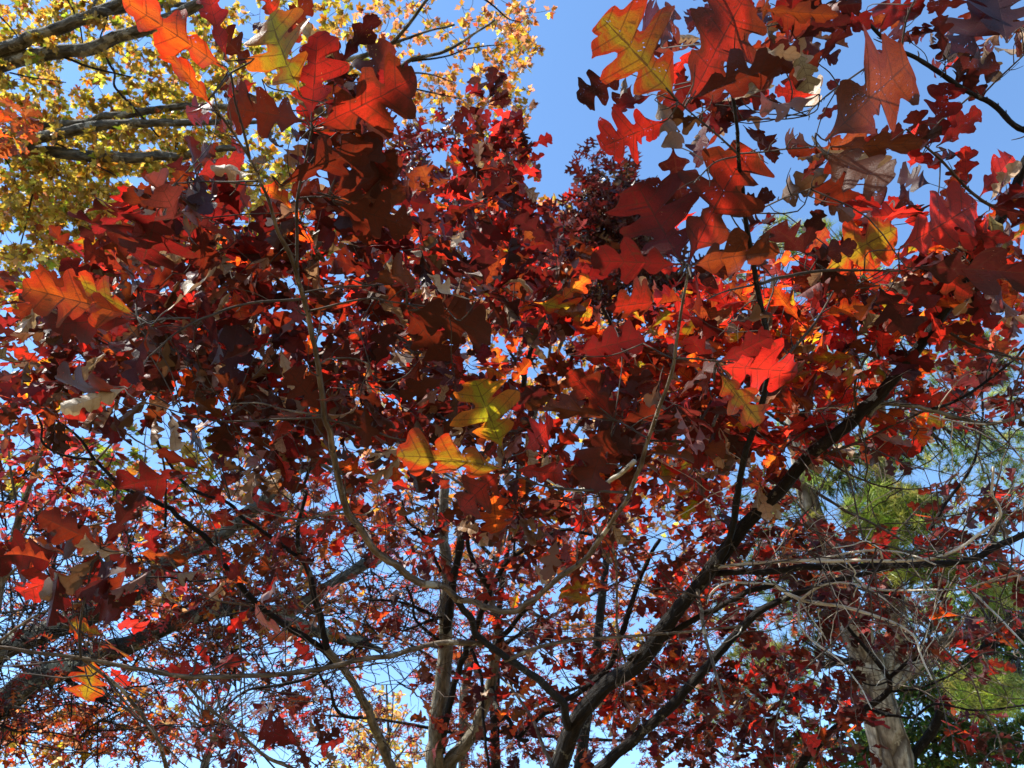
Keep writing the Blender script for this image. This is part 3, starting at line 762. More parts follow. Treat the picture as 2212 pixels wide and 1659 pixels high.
# ---- the big leaves in front, each traced: crop, base, tip, width ratio, colour
NEAR = """a 1380 430 810 20 .40 OR|a 1370 370 1255 -50 .45 R|a 1310 680 1010 280 .32 OR|a 1830 590 1560 50 .78 YG|a 1880 740 1930 200 .78 R|a 1850 740 1470 640 .6 BR
b -90 770 490 520 .6 RB|b -90 790 320 860 .55 RB|b -60 790 280 640 .6 BR|b 60 420 280 20 .35 MA|b 180 620 340 330 .6 BR|a 1700 190 1600 -70 .6 RB|a 1700 190 1890 0 .7 BR
a 1390 440 1420 650 .4 TN|a 1440 650 1590 560 .7 TN|a 1440 700 1480 780 .7 MV|a 1310 690 1130 520 .55 MV|a 1300 690 1140 690 .5 R|a 1340 700 1370 800 .4 MV|a 1690 1130 2240 830 .42 BR
b 0 1200 440 990 .6 BR|b 20 1210 460 1190 .5 BO|b 30 1230 510 1360 .7 BR|b 10 1190 320 860 .45 BR|a 1060 1105 920 1100 .55 MA|a 1140 1100 1190 1400 .4 MV|a 1120 1110 880 1240 .45 MV|a 940 1260 715 1190 .3 OR
a 1180 1030 1290 1390 .35 MA|a 960 1265 860 1600 .95 DR|a 990 1290 1200 1500 .5 MV|a 900 1290 690 1440 .5 MV|a 1290 870 1220 985 .8 BR|a 1390 810 1470 950 .5 R|a 1560 1060 1270 1000 .35 TN|a 1500 980 1600 960 .7 DB
a 1420 1120 1290 1180 .6 MA|a 1440 1180 1370 1300 .6 MA|a 1600 1170 1700 1360 .6 MV|a 1880 1180 2000 1330 .5 TN|a 1870 870 1740 960 .8 DB|a 1900 900 1720 1110 .5 BR
b 2110 610 1680 110 .85 YR|b 2050 720 1640 900 .85 R|b 1800 440 1505 590 .6 MA|b 1830 510 1760 640 .5 MA|b 1960 570 1735 650 .45 DR|b 1980 590 2120 890 .5 DB|b 2080 880 2110 1190 .6 MA|b 1890 190 1920 50 .6 MA
c 190 620 470 40 .85 RB|c 200 600 640 380 .5 BR|c 20 290 90 -10 .35 BO|c 170 600 110 400 .6 MA|c 600 60 1075 80 .26 BO|c 640 200 790 10 .6 DB|c 550 300 860 330 .25 TN|c 970 385 1145 100 .42 MA
c 850 320 910 510 .5 BR|c 740 290 950 430 .8 BR|c 860 190 990 270 .5 MA|c 500 0 650 150 .6 BR|c 460 530 720 640 .5 MA|c 975 570 640 770 .5 MV|c 270 560 510 710 .5 MA|c 240 680 450 790 .4 TN|c 480 690 645 765 .35 DB|c 290 800 230 990 .45 MA|c 360 20 160 150 .4 MA|c 1000 70 870 -40 .6 DR|c 760 30 900 130 .6 BR
c 1010 850 1530 370 .85 BO|c 1040 890 1600 870 .36 BO|c 1000 910 1450 1150 .65 BO|c 940 885 690 870 .6 BR|c 960 900 930 1080 .45 DR|c 900 660 1085 650 .5 TN|c 1170 620 1050 500 .5 DR|c 1080 1000 880 1130 .45 DB|c 1230 850 1400 780 .5 MA
c 1730 350 1690 100 .55 MA|c 1720 330 1760 150 .4 MV|c 1740 360 2010 70 .48 MA|c 1740 400 2045 420 .6 MA|c 1730 370 1590 450 .6 BR|c 1650 180 1505 240 .6 MA|c 1540 265 1340 140 .5 MA|c 1650 870 1790 470 .62 DR|c 1680 890 1960 670 .5 DR|c 1260 70 1480 0 .6 DR
c 1900 10 1620 30 .5 MA|c 2110 260 2040 -20 .6 MA|c 2120 100 2230 200 .6 MA|c 1370 420 1340 310 .6 MV|c 1440 260 1560 270 .5 MV|c 1855 1160 1860 880 .5 R|c 1940 1195 2150 940 .55 R|c 1830 930 1600 970 .35 MA|c 1520 1020 1570 890 .5 R|c 2060 1200 2180 1030 .5 MA|c 1640 1110 1440 1060 .5 MA
c 180 1605 420 1010 .66 RB|c 190 1610 660 1470 .55 BO|c 150 1605 -70 1240 .85 DR|b 2150 1600 1590 1570 .5 DR|c 140 1620 20 1640 .5 R|c 900 1545 680 1340 .75 MA|c 880 1530 960 1260 .55 MA|c 900 1550 1190 1480 .5 MA
c 900 1560 1010 1390 .6 OR|c 1010 1640 1290 1410 .75 YR|c 1220 1650 1390 1450 .6 YG|c 1450 1510 1970 1220 .65 R|c 1360 1490 1290 1270 .75 RB|c 1640 1440 2050 1370 .4 DR|c 1330 1370 1450 1190 .6 R|c 1130 1350 1270 1170 .8 R|c 920 1140 1210 1240 .5 BO
f 1720 440 1580 110 .8 DR|f 1720 430 1950 440 .6 DR|f 1710 420 1870 110 .6 DR|f 1340 180 1050 160 .6 BR|f 1340 190 1510 400 .7 MA|f 1500 70 2190 60 .33 MA|f 1620 60 1880 200 .6 RB|f 1350 200 1260 380 .5 MA
f 340 670 825 690 .5 R|f 355 690 620 1015 .55 YR|f 340 660 660 470 .55 DR|f 330 650 180 470 .6 DR|f 190 340 370 170 .8 BR|f 1280 600 1130 480 .6 R|f 1210 600 930 630 .5 YR|f 1260 560 1360 390 .6 R|f 860 400 690 180 .45 OR|f 980 360 1260 270 .5 OR|f 890 280 1070 170 .6 DR|f 1290 1180 1590 1170 .6 R|f 420 400 700 360 .4 DB|f 300 570 210 400 .4 DB
e 1060 1200 880 735 .75 YG|e 1075 1290 420 1140 .5 YR|e 1060 1290 790 1490 .75 RB|e 1170 1190 1400 980 .6 R|e 1050 1260 950 1130 .5 R|e 1100 1180 1280 1250 .6 RB|e 1110 1290 1420 1320 .5 R|e 1730 990 1470 690 .65 RB|e 1740 1000 1270 860 .3 BO|e 1720 1010 1530 1390 .6 BR|e 1750 1000 2010 950 .5 BR|e 1720 990 1690 1200 .45 BO
e 470 320 1010 430 .75 BR|e 480 330 720 650 .7 BR|e 890 265 560 260 .3 TN|e 860 250 760 90 .6 MV|e 690 800 640 1060 .5 MA|e 1230 270 1195 100 .55 OR|e 1240 280 1580 340 .5 YR|e 1230 280 1490 400 .5 R|e 1210 265 1080 220 .5 TN|e 990 1420 1010 1640 .75 OR|e 1450 600 1880 490 .5 DR|e 1670 320 1930 270 .7 RB|e 1960 400 1870 350 .7 OR|e 2000 430 1930 410 .7 OR|e 1830 680 1990 600 .6 YG
e 220 1330 50 1240 .6 OR|e 290 1370 80 1320 .5 RB|e 230 170 600 20 .5 BO|e 250 620 170 800 .7 TN|e 340 650 440 690 .7 TN|e 440 680 545 765 .35 TN|e 280 250 470 390 .35 TN|e 330 350 390 470 .4 TN|b 480 1480 330 1390 .6 OR|b 510 1470 530 1340 .6 OR|b 520 1470 640 1420 .6 R|b 590 1540 740 1490 .6 YR
d 830 370 185 190 .45 OR|d 830 375 270 420 .4 DR|d 820 370 550 400 .45 R|d 830 365 480 150 .45 YR|d 600 200 390 30 .5 DR|d 970 360 1320 80 .45 TN|d 1690 490 1840 290 .55 MV|d 1690 560 1770 790 .4 TN|d 880 480 760 830 .3 MA|d 1400 840 1400 490 .65 MA|d 1010 480 1000 740 .35 DB|d 640 740 840 780 .5 TN|d 750 800 390 975 .4 R|d 750 790 260 840 .35 BR|d 1950 950 1740 690 .8 BR|d 1720 880 1480 840 .5 MA
d 820 820 1050 790 .6 DB|d 900 850 710 1060 .4 DB|d 1290 1000 1090 920 .4 RB|d 1270 1010 1120 1000 .5 MV|d 1400 1000 1380 1220 .75 BR|d 1200 1310 740 1350 .48 DR|d 1560 1350 1480 1490 .8 TN|d 1580 1360 1730 1440 .6 TN|d 1430 1330 1560 1290 .5 TN|d 1240 1200 1130 1030 .6 MA
g 620 310 235 130 .55 BR|g 630 310 855 10 .38 MA|g 610 320 320 200 .4 BR|g 360 350 0 350 .65 DR|g 600 370 240 700 .4 DB|g 570 540 680 760 .6 DR|g 610 380 830 430 .5 DB|g 600 390 850 610 .4 MA|g 480 490 160 560 .4 R|g 480 500 345 650 .4 R|g 600 380 700 640 .5 MA
g 630 860 415 780 .65 YR|g 625 880 770 980 .65 YR|g 690 795 845 745 .4 R|g 560 1010 540 1200 .75 YR|g 660 1040 770 1160 .65 R|g 1280 1050 995 1075 .4 R|g 1280 1040 1190 920 .45 R|g 1290 1045 1460 1040 .35 DR|g 1290 1050 1420 1090 .35 DR|g 1740 850 1490 770 .4 OR|g 1770 860 1640 870 .5 OR|g 1780 870 1870 1010 .5 DR|g 1820 1520 1560 1380 .8 DR|g 1900 1530 2060 1470 .5 DR|g 1680 490 1650 670 .5 MV|g 1700 500 1780 630 .5 MV
h 1080 650 890 610 .5 R|h 1390 560 1190 590 .45 R|h 1610 560 1380 560 .5 YR|h 1610 650 1390 600 .5 YR|h 2060 640 1870 700 .5 DR|h 990 30 800 90 .4 RB|h 1210 240 1290 170 .5 YR|h 1170 470 1130 420 .6 OR|h 1860 1320 1890 1560 .6 DB|h 1790 1260 1900 1380 .5 MV"""
nl = []
for part in NEAR.replace("\n", "|").split("|"):
    q = part.split()
    (x0, y0), (x1, y1) = T(q[0], (float(q[1]), float(q[2])), (float(q[3]), float(q[4])))
    nl.append((math.hypot(x1 - x0, y1 - y0), x0, y0, x1, y1, float(q[5]), q[6]))
nl.sort(reverse=True)
pet = Tubes()
LAB = dict(YG="yellow green leaf with red margins", YR="red leaf with a yellow green centre", TN="dry curled tan leaf", MV="mauve leaf turned pale side out", MA="dark maroon leaf", OR="glowing orange red leaf", DB="shrivelled brown leaf")
rest = []
for k, (lp, x0, y0, x1, y1, w, key) in enumerate(nl):
    dn, dist = OAKT.depth_at(x0, y0)
    dfit = .155 * F / lp
    d0 = dn if dist < 70 else float(np.clip(dfit, dn * .75, dn * 1.3))
    d0 = float(np.clip(d0, .105 * F / lp, .21 * F / lp))
    dead = key in ('TN', 'MV', 'DB')
    if key in ('TN', 'MV'): d0 *= .94
    d1 = d0 * (1 + rng.uniform(-.06, .10)) if not dead else d0 * (1 + rng.uniform(-.04, .06))
    B = P(np.array(x0), np.array(y0), np.array(d0)); E = P(np.array(x1), np.array(y1), np.array(d1))
    ax = E - B; L = np.linalg.norm(ax); ax = ax / L
    view = norm(B - CAM)
    if dead:
        top = -norm(-view + SUN_DIR * .9) if key != 'DB' else view
        top = top + rng.normal(0, .25, 3)
    else:
        top = view * .7 + np.array([0, 0, .5]) + rng.normal(0, .16, 3)
    sg = rng.choice([-1, 1])
    bend = rng.normal(.22, .42) if not dead else rng.normal(0, .8)
    curl = rng.normal(.2, .75) if not dead else sg * rng.uniform(1.0, 2.6)
    if key == 'MV': curl *= .6
    if key in ('YG', 'YR', 'OR', 'R'): curl *= .35; bend *= .5
    t, e, u, op = PAL[key]
    j = math.exp(rng.normal(0, .12))
    rowd = dict(base=B[None], axis=ax[None], top=top[None], length=np.array([L / (1 - bend ** 2 / 24)]), width=np.array([w / .60 * (1.15 if dead else 1)]), bend=np.array([bend]),
                fold=np.array([rng.normal(.05, .10)]), curl=np.array([curl]), twist=np.array([rng.normal(0, .22) * (2.5 if dead else 1)]), wave=np.array([rng.uniform(.08, .32) * (1.8 if dead else 1)]),
                tint=np.array([t]) * j, edge=np.array([e]) * j, under=np.array([u]), opaque=np.array([float(op)]))
    # leaf stalk down to the twig it grows on
    a = np.vstack(OAKT.px); X = np.vstack(OAKT.nodes[1:])
    i = int(np.argmin(np.linalg.norm(X - B, axis=1)))
    stalk = None
    if np.linalg.norm(X[i] - B) < .45:
        bw = rng.normal(0, .02, 3)
        stalk = catmull([X[i], X[i] * .5 + B * .5 + bw, B, B + ax * L * .12], 3)
        if k >= 100: pet.add(stalk, np.linspace(.0016, .0009, 10), 4)
    if k < 100:
        tp = oak_template(OAK if k % 6 else OAK2, 66, 3, 1000 + k, .17)
        o = leaf_mesh("leaf", [tp], rowd, M_LEAF_NEAR, OAKT.root)
        if key in LAB: o["label"] = LAB[key]
        if stalk is not None:
            tk = Tubes(); tk.add(stalk, np.linspace(.0017, .001, 10), 5); tk.build("stalk", M_TWIG, o)
    else:
        rest.append(rowd)
TPL['near'] = [oak_template(OAK if k % 2 else OAK2, 44, 2, 700 + k, .2) for k in range(10)]
PETALS = dict(MA=3, BR=3, DR=2.2, DB=1.2, MV=.9, BO=1.2, R=.8, TN=.5)
m2 = int(len(nl) * .8); pick = rng.integers(0, len(nl), m2)
t, e, u, op, isd = palette(PETALS, m2)
for q in range(m2):
    lp, x0, y0, x1, y1, w, key = nl[pick[q]]
    if key in ('YG', 'YR', 'OR', 'R'): continue
    dn, dist = OAKT.depth_at(x0, y0); d0 = float(np.clip(dn if dist < 70 else .155 * F / lp, .105 * F / lp, .21 * F / lp)) * rng.uniform(1.03, 1.12)
    B = P(np.array(x0 + rng.normal(0, 7)), np.array(y0 + rng.normal(0, 7)), np.array(d0)); view = norm(B - CAM)
    an = math.atan2(y1 - y0, x1 - x0) + rng.normal(0, .75)
    ax = norm(R_ * math.cos(an) - U_ * math.sin(an) + view * rng.normal(.25, .45)); dead = float(isd[q])
    if dead: ax = norm(ax + np.array([0, 0, -1.0]))
    sg = rng.choice([-1, 1]); L = rng.uniform(.075, .14)
    rest.append(dict(base=B[None], axis=ax[None], top=(view * .5 + np.array([0, 0, .6]) + rng.normal(0, .35 + .5 * dead, 3))[None], length=np.array([L]), width=np.array([rng.uniform(.75, 1.15)]), bend=np.array([rng.normal(.3, .4)]),
                fold=np.array([rng.normal(.1, .15)]), curl=np.array([rng.normal(.2, .7) + dead * sg * rng.uniform(1.2, 3.6)]), twist=np.array([rng.normal(0, .4)]), wave=np.array([rng.uniform(.05, .35)]),
                tint=t[q:q + 1], edge=e[q:q + 1], under=u[q:q + 1], opaque=op[q:q + 1]))
leaf_rest = {q: np.concatenate([r[q] for r in rest]) for q in rest[0]}
OAKT.batches.append(('near', leaf_rest))
for q in range(1, len(OAKT.nodes)):                     # bud spurs and short side shoots on the near stems
    X = OAKT.nodes[q]; rr = OAKT.nrad[q]
    for k in range(2, len(X) - 1):
        if rng.random() < .5:
            tn = norm(X[k] - X[k - 1]); d = norm(rng.normal(0, 1, 3)); d = norm(d - (d @ tn) * tn + tn * .7)
            l = rng.choice([.006, .012, .03, .07], p=[.4, .3, .2, .1]) + rr[k]
            pet.add(catmull([X[k], X[k] + d * l * .6, X[k] + d * l + tn * l * .3], 2), np.array([.0022, .002, .0017, .0014, .001]) * (1.0 if rr[k] > .004 else .6), 4)
po = pet.build("leaf_stalks", M_TWIG, OAKT.root); po["kind"] = "stuff"
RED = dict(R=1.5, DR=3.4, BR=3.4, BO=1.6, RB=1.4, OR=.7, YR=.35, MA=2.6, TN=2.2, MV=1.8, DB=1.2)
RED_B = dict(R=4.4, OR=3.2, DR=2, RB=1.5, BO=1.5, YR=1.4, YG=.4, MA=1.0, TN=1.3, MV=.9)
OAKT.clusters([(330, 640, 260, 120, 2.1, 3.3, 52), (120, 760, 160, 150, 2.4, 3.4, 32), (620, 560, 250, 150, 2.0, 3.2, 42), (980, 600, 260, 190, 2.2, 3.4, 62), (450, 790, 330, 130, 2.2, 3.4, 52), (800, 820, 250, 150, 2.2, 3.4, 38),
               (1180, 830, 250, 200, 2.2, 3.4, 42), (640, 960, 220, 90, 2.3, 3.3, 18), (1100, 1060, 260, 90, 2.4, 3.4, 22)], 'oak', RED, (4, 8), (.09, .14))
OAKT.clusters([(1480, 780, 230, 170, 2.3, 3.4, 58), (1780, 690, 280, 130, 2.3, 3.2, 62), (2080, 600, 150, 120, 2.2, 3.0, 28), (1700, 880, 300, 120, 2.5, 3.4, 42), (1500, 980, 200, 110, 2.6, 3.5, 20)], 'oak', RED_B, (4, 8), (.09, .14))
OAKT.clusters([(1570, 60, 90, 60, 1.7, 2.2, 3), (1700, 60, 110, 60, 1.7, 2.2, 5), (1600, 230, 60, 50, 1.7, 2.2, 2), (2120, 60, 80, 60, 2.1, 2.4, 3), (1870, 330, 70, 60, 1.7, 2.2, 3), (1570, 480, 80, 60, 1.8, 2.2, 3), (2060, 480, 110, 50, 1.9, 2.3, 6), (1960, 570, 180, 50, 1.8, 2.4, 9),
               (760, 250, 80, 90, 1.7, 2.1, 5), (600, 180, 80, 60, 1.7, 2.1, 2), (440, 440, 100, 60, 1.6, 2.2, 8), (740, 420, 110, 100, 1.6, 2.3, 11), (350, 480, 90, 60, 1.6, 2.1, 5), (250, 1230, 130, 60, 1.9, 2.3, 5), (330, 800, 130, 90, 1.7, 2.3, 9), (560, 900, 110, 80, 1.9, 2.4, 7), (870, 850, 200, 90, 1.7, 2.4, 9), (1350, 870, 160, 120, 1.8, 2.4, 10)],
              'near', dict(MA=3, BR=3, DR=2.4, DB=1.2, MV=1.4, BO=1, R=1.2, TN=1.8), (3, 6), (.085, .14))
# the part of the crown over and behind the camera, which shades the leaves in view
n = 290
ov = np.c_[rng.uniform(-3.9, .2, n), rng.uniform(-1.5, 2.4, n), rng.uniform(3.0, 5.8, n)]
rel = ov - CAM
fz = rel @ W_; fx = rel @ R_ / np.maximum(fz, .01); fy = rel @ U_ / np.maximum(fz, .01)
ov = ov[~((fz > 0) & (np.abs(fx) < .78) & (fy > -.6) & (fy < .62))]
OAKT.clusters([], 'oak', RED, (4, 6), (.12, .16), world=ov, maxlink=.8)
OAKT.fine_twigs(46, [(1900, 1200, 400, 350)], (.12, .5), (.0012, .0028), BB, 'bare_twigs')
OAKT.fine_twigs(190, [(1700, 1100, 600, 500), (500, 1200, 500, 400)], (.18, .7), (.0014, .0035), M_TWIG, 'fine_twigs')
OAKT.finish({**MATS, 'near': M_LEAF_NEAR})

# ------------------------------------------------------------------ grey oak behind
b1 = P(np.array(945.), np.array(1659.), np.array(5.2))
OAKB = Tree("oak_tree", (b1[0], b1[1]), "oak behind with a grey trunk that forks at the bottom of the picture", "tree")
BG = M_BARK_GREY
OAKB.ground_trunk(945, 1690, 5.2, 48, BG)
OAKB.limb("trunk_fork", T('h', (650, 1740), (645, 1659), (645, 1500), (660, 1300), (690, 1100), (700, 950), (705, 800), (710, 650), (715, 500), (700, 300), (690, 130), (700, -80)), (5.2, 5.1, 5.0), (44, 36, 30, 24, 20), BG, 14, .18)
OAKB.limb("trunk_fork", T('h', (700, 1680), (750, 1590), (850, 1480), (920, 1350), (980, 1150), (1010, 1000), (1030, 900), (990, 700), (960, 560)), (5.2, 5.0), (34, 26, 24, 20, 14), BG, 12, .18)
def tb(pts, d, w, mat=BD, name="branch", sides=8):
    return OAKB.limb(name, pts, (None,) + tuple(d), w, mat, sides, .15)
tb(T('h', (680, 1560), (700, 1400), (740, 1200), (790, 1050), (830, 950), (880, 840), (960, 620), (980, 540)), (4.8,), (16, 14, 9))
tb(T('h', (690, 900), (730, 680), (770, 450), (800, 250), (830, 0), (850, -120)), (4.7,), (20, 17, 12))
tb(T('h', (980, 580), (900, 470), (850, 350), (820, 170)), (4.6,), (12, 8))
tb(T('h', (985, 570), (1060, 440), (1180, 330), (1310, 250), (1450, 215), (1590, 250)), (4.5,), (12, 6))
tb(T('h', (1120, 380), (1130, 200), (1125, 0)), (4.4,), (6, 4))
tb(T('h', (1000, 930), (1050, 860), (1150, 740), (1270, 620), (1420, 480)), (4.6,), (13, 7))
tb(T('h', (1060, 930), (1200, 800), (1300, 730)), (4.6,), (6, 3))
tb(T('h', (690, 910), (540, 780), (500, 640), (470, 560)), (4.6,), (8, 5))
tb(T('h', (640, 750), (540, 690), (400, 650), (240, 640)), (4.9,), (9, 4))
tb(T('h', (700, 740), (600, 770), (560, 790), (440, 830)), (4.7,), (9, 4))
tb(T('h', (670, 470), (620, 350), (570, 240), (470, 160), (440, 40)), (4.7,), (8, 4))
tb(T('h', (860, 940), (920, 1100), (930, 1300), (950, 1520), (970, 1720)), (4.6,), (8, 6))
tb(T('h', (980, 1150), (1010, 1290), (1100, 1390), (1140, 1480), (1200, 1490)), (4.7,), (13, 8))
tb(T('h', (1020, 1090), (1120, 1200), (1240, 1400), (1300, 1540), (1340, 1640)), (4.3,), (5, 9), M_BARK_STEM)
tb(T('h', (1700, 1090), (1660, 1100), (1700, 960), (1760, 870), (1830, 660), (1920, 420), (2000, 270)) if False else T('h', (1140, 1480), (1300, 1330), (1640, 1110), (1760, 880), (1830, 660), (1920, 420), (2000, 270)), (4.6,), (9, 14, 8))
# left limb in front of the sky
LL = T('h', (520, 1860), (430, 1740), (380, 1659), (300, 1470), (230, 1300), (130, 1130), (50, 1020), (-10, 940))
tb(LL, (4.6, 4.3), (22, 20, 17, 15), BG, "limb", 10)
LU = T('h', (-10, 940)) + T('g', (1940, 740), (1880, 500), (1810, 350), (1800, 200), (1850, 0)) + T('d', (1830, 1420), (1880, 1250))
tb(LU, (4.2, 4.0), (14, 13, 9, 6), BD)
LM = T('h', (50, 1030)) + T('g', (1900, 900), (1740, 810), (1560, 680), (1430, 520), (1340, 400), (1240, 270), (1100, 150), (1010, 80), (860, 20)) + T('d', (740, 1390), (580, 1240), (480, 1100), (350, 1000), (200, 930))
tb(LM, (4.1, 3.9, 3.7), (13, 13, 12, 7, 4), BD)
tb(T('g', (1800, 380), (1620, 250), (1450, 130), (1380, 60)) + T('d', (1150, 1400), (1000, 1220), (900, 1000)), (3.8,), (9, 5), BD)
tb(T('d', (580, 1240), (740, 1080), (830, 1120), (980, 1200)), (3.7,), (5, 3), M_BARK_STEM)
tb(T('d', (560, 1230), (400, 1210), (260, 1130), (250, 1020), (180, 880)), (3.7,), (6, 4), BD)
tb(T('d', (1000, 1640), (1000, 1450), (980, 1210), (900, 950)), (3.7,), (6, 4), BD)
tb(T('g', (1390, 500), (1200, 530), (1020, 510), (850, 500)), (3.9,), (5, 3), BD)
tb(T('g', (1560, 680), (1300, 640), (1200, 580), (1050, 430), (920, 270)), (3.9,), (5, 3), M_BARK_STEM)
tb(T('g', (1600, 690), (1330, 750), (1270, 830)), (3.9,), (5, 3), BD)
tb(T('h', (200, 1350), (100, 1350), (30, 1280), (10, 1180)) + T('g', (1960, 1150), (1900, 1000)), (4.2,), (8, 5), BD)
tb(T('g', (2020, 1010), (1850, 1120), (1650, 1160), (1480, 1200), (1330, 1320)), (4.2,), (9, 4), BD)
tb(T('d', (2010, 1300), (1850, 1190), (1720, 1060), (1640, 960), (1600, 700), (1580, 300)), (3.8,), (10, 5), M_BARK_STEM)
tb(T('e', (1140, 900), (1180, 760), (1190, 650), (1230, 560), (1290, 480)), (4.2,), (14, 8), BD, "limb")
tb(T('e', (1180, 740), (1130, 640), (1080, 560)), (4.2,), (8, 5), BD)
CB = dict(R=1.8, DR=3.2, BR=2.4, BO=1, OR=1.0, YR=.5, MA=2.6, TN=2.0, MV=1.6, PU=.8)
CBD = dict(DR=3, MA=3, R=1.4, BR=2.4, BO=1.4, OR=1.4, RU=1.2, PU=.6, TN=1.0, MV=.6)
OAKB.fine_twigs(170, [(1000, 1250, 700, 450)], (.25, 1.0), (.002, .005), M_TWIG)
OAKB.clusters([(1050, 430, 95, 120, 3.6, 4.6, 28), (1060, 250, 20, 45, 3.8, 4.4, 4), (1125, 335, 30, 35, 3.8, 4.6, 5), (1060, 330, 50, 40, 3.8, 4.4, 6), (1000, 600, 240, 120, 3.9, 5.2, 40),
               (1180, 560, 120, 100, 3.9, 5.2, 22), (500, 700, 330, 160, 3.7, 5.0, 36), (900, 780, 300, 160, 3.9, 5.0, 34), (1150, 1160, 250, 130, 4.0, 5.4, 32), (200, 740, 190, 120, 3.6, 5, 20)], 'oak', CB, (4, 7), (.12, .165))
OAKB.clusters([(930, 310, 80, 50, 4.0, 5.0, 9), (880, 360, 60, 40, 4, 5, 5)], 'pin', dict(MA=5, DB=1.5, PU=2, DR=1), (4, 6), (.12, .15))
OAKB.clusters([(1450, 1130, 280, 170, 4.2, 5.6, 80), (1300, 1420, 300, 130, 4.4, 5.8, 60), (1500, 1500, 220, 120, 4.4, 5.8, 36), (820, 1180, 170, 90, 4.3, 5.5, 14), (760, 1080, 160, 90, 4.2, 5.5, 14),
               (930, 1420, 160, 140, 4.6, 5.8, 10), (1150, 1580, 220, 70, 4.4, 5.6, 14), (500, 1100, 180, 120, 3.7, 4.8, 10), (560, 1300, 150, 110, 3.8, 5.2, 8), (600, 1560, 140, 80, 4, 5, 6)], 'oak', CBD, (4, 7), (.12, .165))
OAKB.finish(MATS)

# ------------------------------------------------------------------ dark red oak at lower right
b2 = P(np.array(1720.), np.array(1659.), np.array(4.6))
OAKC = Tree("oak_tree", (b2[0] - .2, b2[1]), "dark limbed oak with deep red leaves in front of the pine trunk", "tree")
OAKC.ground_trunk(1722, 1690, 4.6, 22, BD)
OAKC.limb("limb", T('i', (830, 1740), (860, 1659), (1000, 1470), (1250, 1310), (1370, 1210), (1400, 1120), (1330, 1030), (1230, 900), (1130, 780), (1080, 600)), (4.6, 4.3, 4.2), (20, 15, 13, 8, 5), BD, 10, .15)
def tcx(k, pts, d, w, mat=BD, name="branch"):
    return OAKC.limb(name, T(k, *pts), (None,) + tuple(d), w, mat, 7, .15)
tcx('i', [(1400, 1110), (1520, 1020), (1610, 960), (1640, 880), (1650, 800)], (4.1,), (9, 4))
tcx('i', [(1380, 1200), (1500, 1190), (1600, 1170), (1800, 1080), (1990, 960), (2212, 1000)], (4.0,), (5, 3))
tcx('i', [(1270, 1300), (1400, 1340), (1550, 1350), (1680, 1270), (1900, 1310), (2212, 1280)], (4.0,), (6, 4))
tcx('i', [(1400, 1130), (1300, 1160), (1200, 1120), (1080, 1020), (860, 880)], (4.2,), (4, 2))
tcx('i', [(1990, 1700), (2100, 1570), (2230, 1470), (2400, 1380)] if False else [(1640, 880), (1750, 960), (1900, 1130), (1960, 1290), (2050, 1450), (2110, 1659)], (4.0,), (4, 3), M_BARK_STEM)
tcx('i', [(1080, 600), (1040, 450), (950, 200), (800, 0), (700, -150)], (3.9,), (6, 3), M_BARK_STEM)
tcx('i', [(1650, 800), (1700, 560), (1760, 300), (1700, 100), (1680, -60)], (3.9,), (5, 3), M_BARK_STEM)
tcx('i', [(1540, 1000), (1700, 700), (1800, 500), (2000, 250), (2150, 20)], (3.9,), (5, 3), M_BARK_STEM)
tcx('f', [(1640, 1659), (1750, 1480), (1900, 1270), (1960, 1000), (1960, 820), (2020, 620)], (3.8,), (8, 3)) 
OAKC.fine_twigs(90, [(1900, 1300, 400, 500)], (.25, 1.0), (.002, .005), BS)
OAKC.clusters([(1740, 1490, 130, 100, 3.9, 5.4, 34), (2080, 1330, 130, 110, 3.9, 5.4, 22), (1840, 1330, 110, 60, 3.9, 5.2, 14), (1880, 1560, 30, 60, 3.9, 5, 4), (2110, 1150, 110, 150, 3.8, 5, 26), (2130, 820, 90, 130, 3.6, 4.6, 24), (1700, 1250, 240, 120, 4.0, 5.4, 54), (2090, 1560, 100, 90, 4, 5, 7), (1600, 1590, 150, 60, 4.2, 5.2, 12), (1740, 1610, 110, 50, 4.2, 5.2, 10), (1950, 900, 150, 100, 3.8, 4.6, 12)],
              'oak', dict(DR=4, MA=4, R=.7, BR=2.2, BO=.8, OR=.5, PU=1.4, MV=.4, DB=.3), (4, 6), (.11, .15))
OAKC.finish(MATS)

# ------------------------------------------------------------------ scarlet oak against the sky
b3 = P(np.array(1240.), np.array(1659.), np.array(8.5))
SO = Tree("scarlet_oak", (b3[0], b3[1]), "far oak with small dark maroon pointed leaves standing up into the blue sky", "tree")
SO.ground_trunk(1240, 1690, 8.5, 26, BD)
SO.limb("trunk", [(1240, 1720), (1290, 1400), (1318, 1100), (1320, 820), (1318, 640), (1322, 500), (1330, 400)], (8.5, 8.2, 8.0), (28, 20, 13, 9, 4), BD, 10)
for pts, w in (([(1320, 620), (1280, 560), (1220, 520), (1180, 500)], (5, 3)), ([(1322, 560), (1360, 480), (1380, 430)], (4, 2)), ([(1320, 640), (1370, 600), (1420, 560)], (4, 2)), ([(1320, 520), (1290, 440), (1270, 360)], (4, 2)),
               ([(1330, 1100), (1200, 980), (1100, 900)], (9, 5)), ([(1330, 1000), (1450, 900), (1560, 850)], (9, 4))):
    SO.limb("branch", pts, (None, 8.0), w, BD, 6)
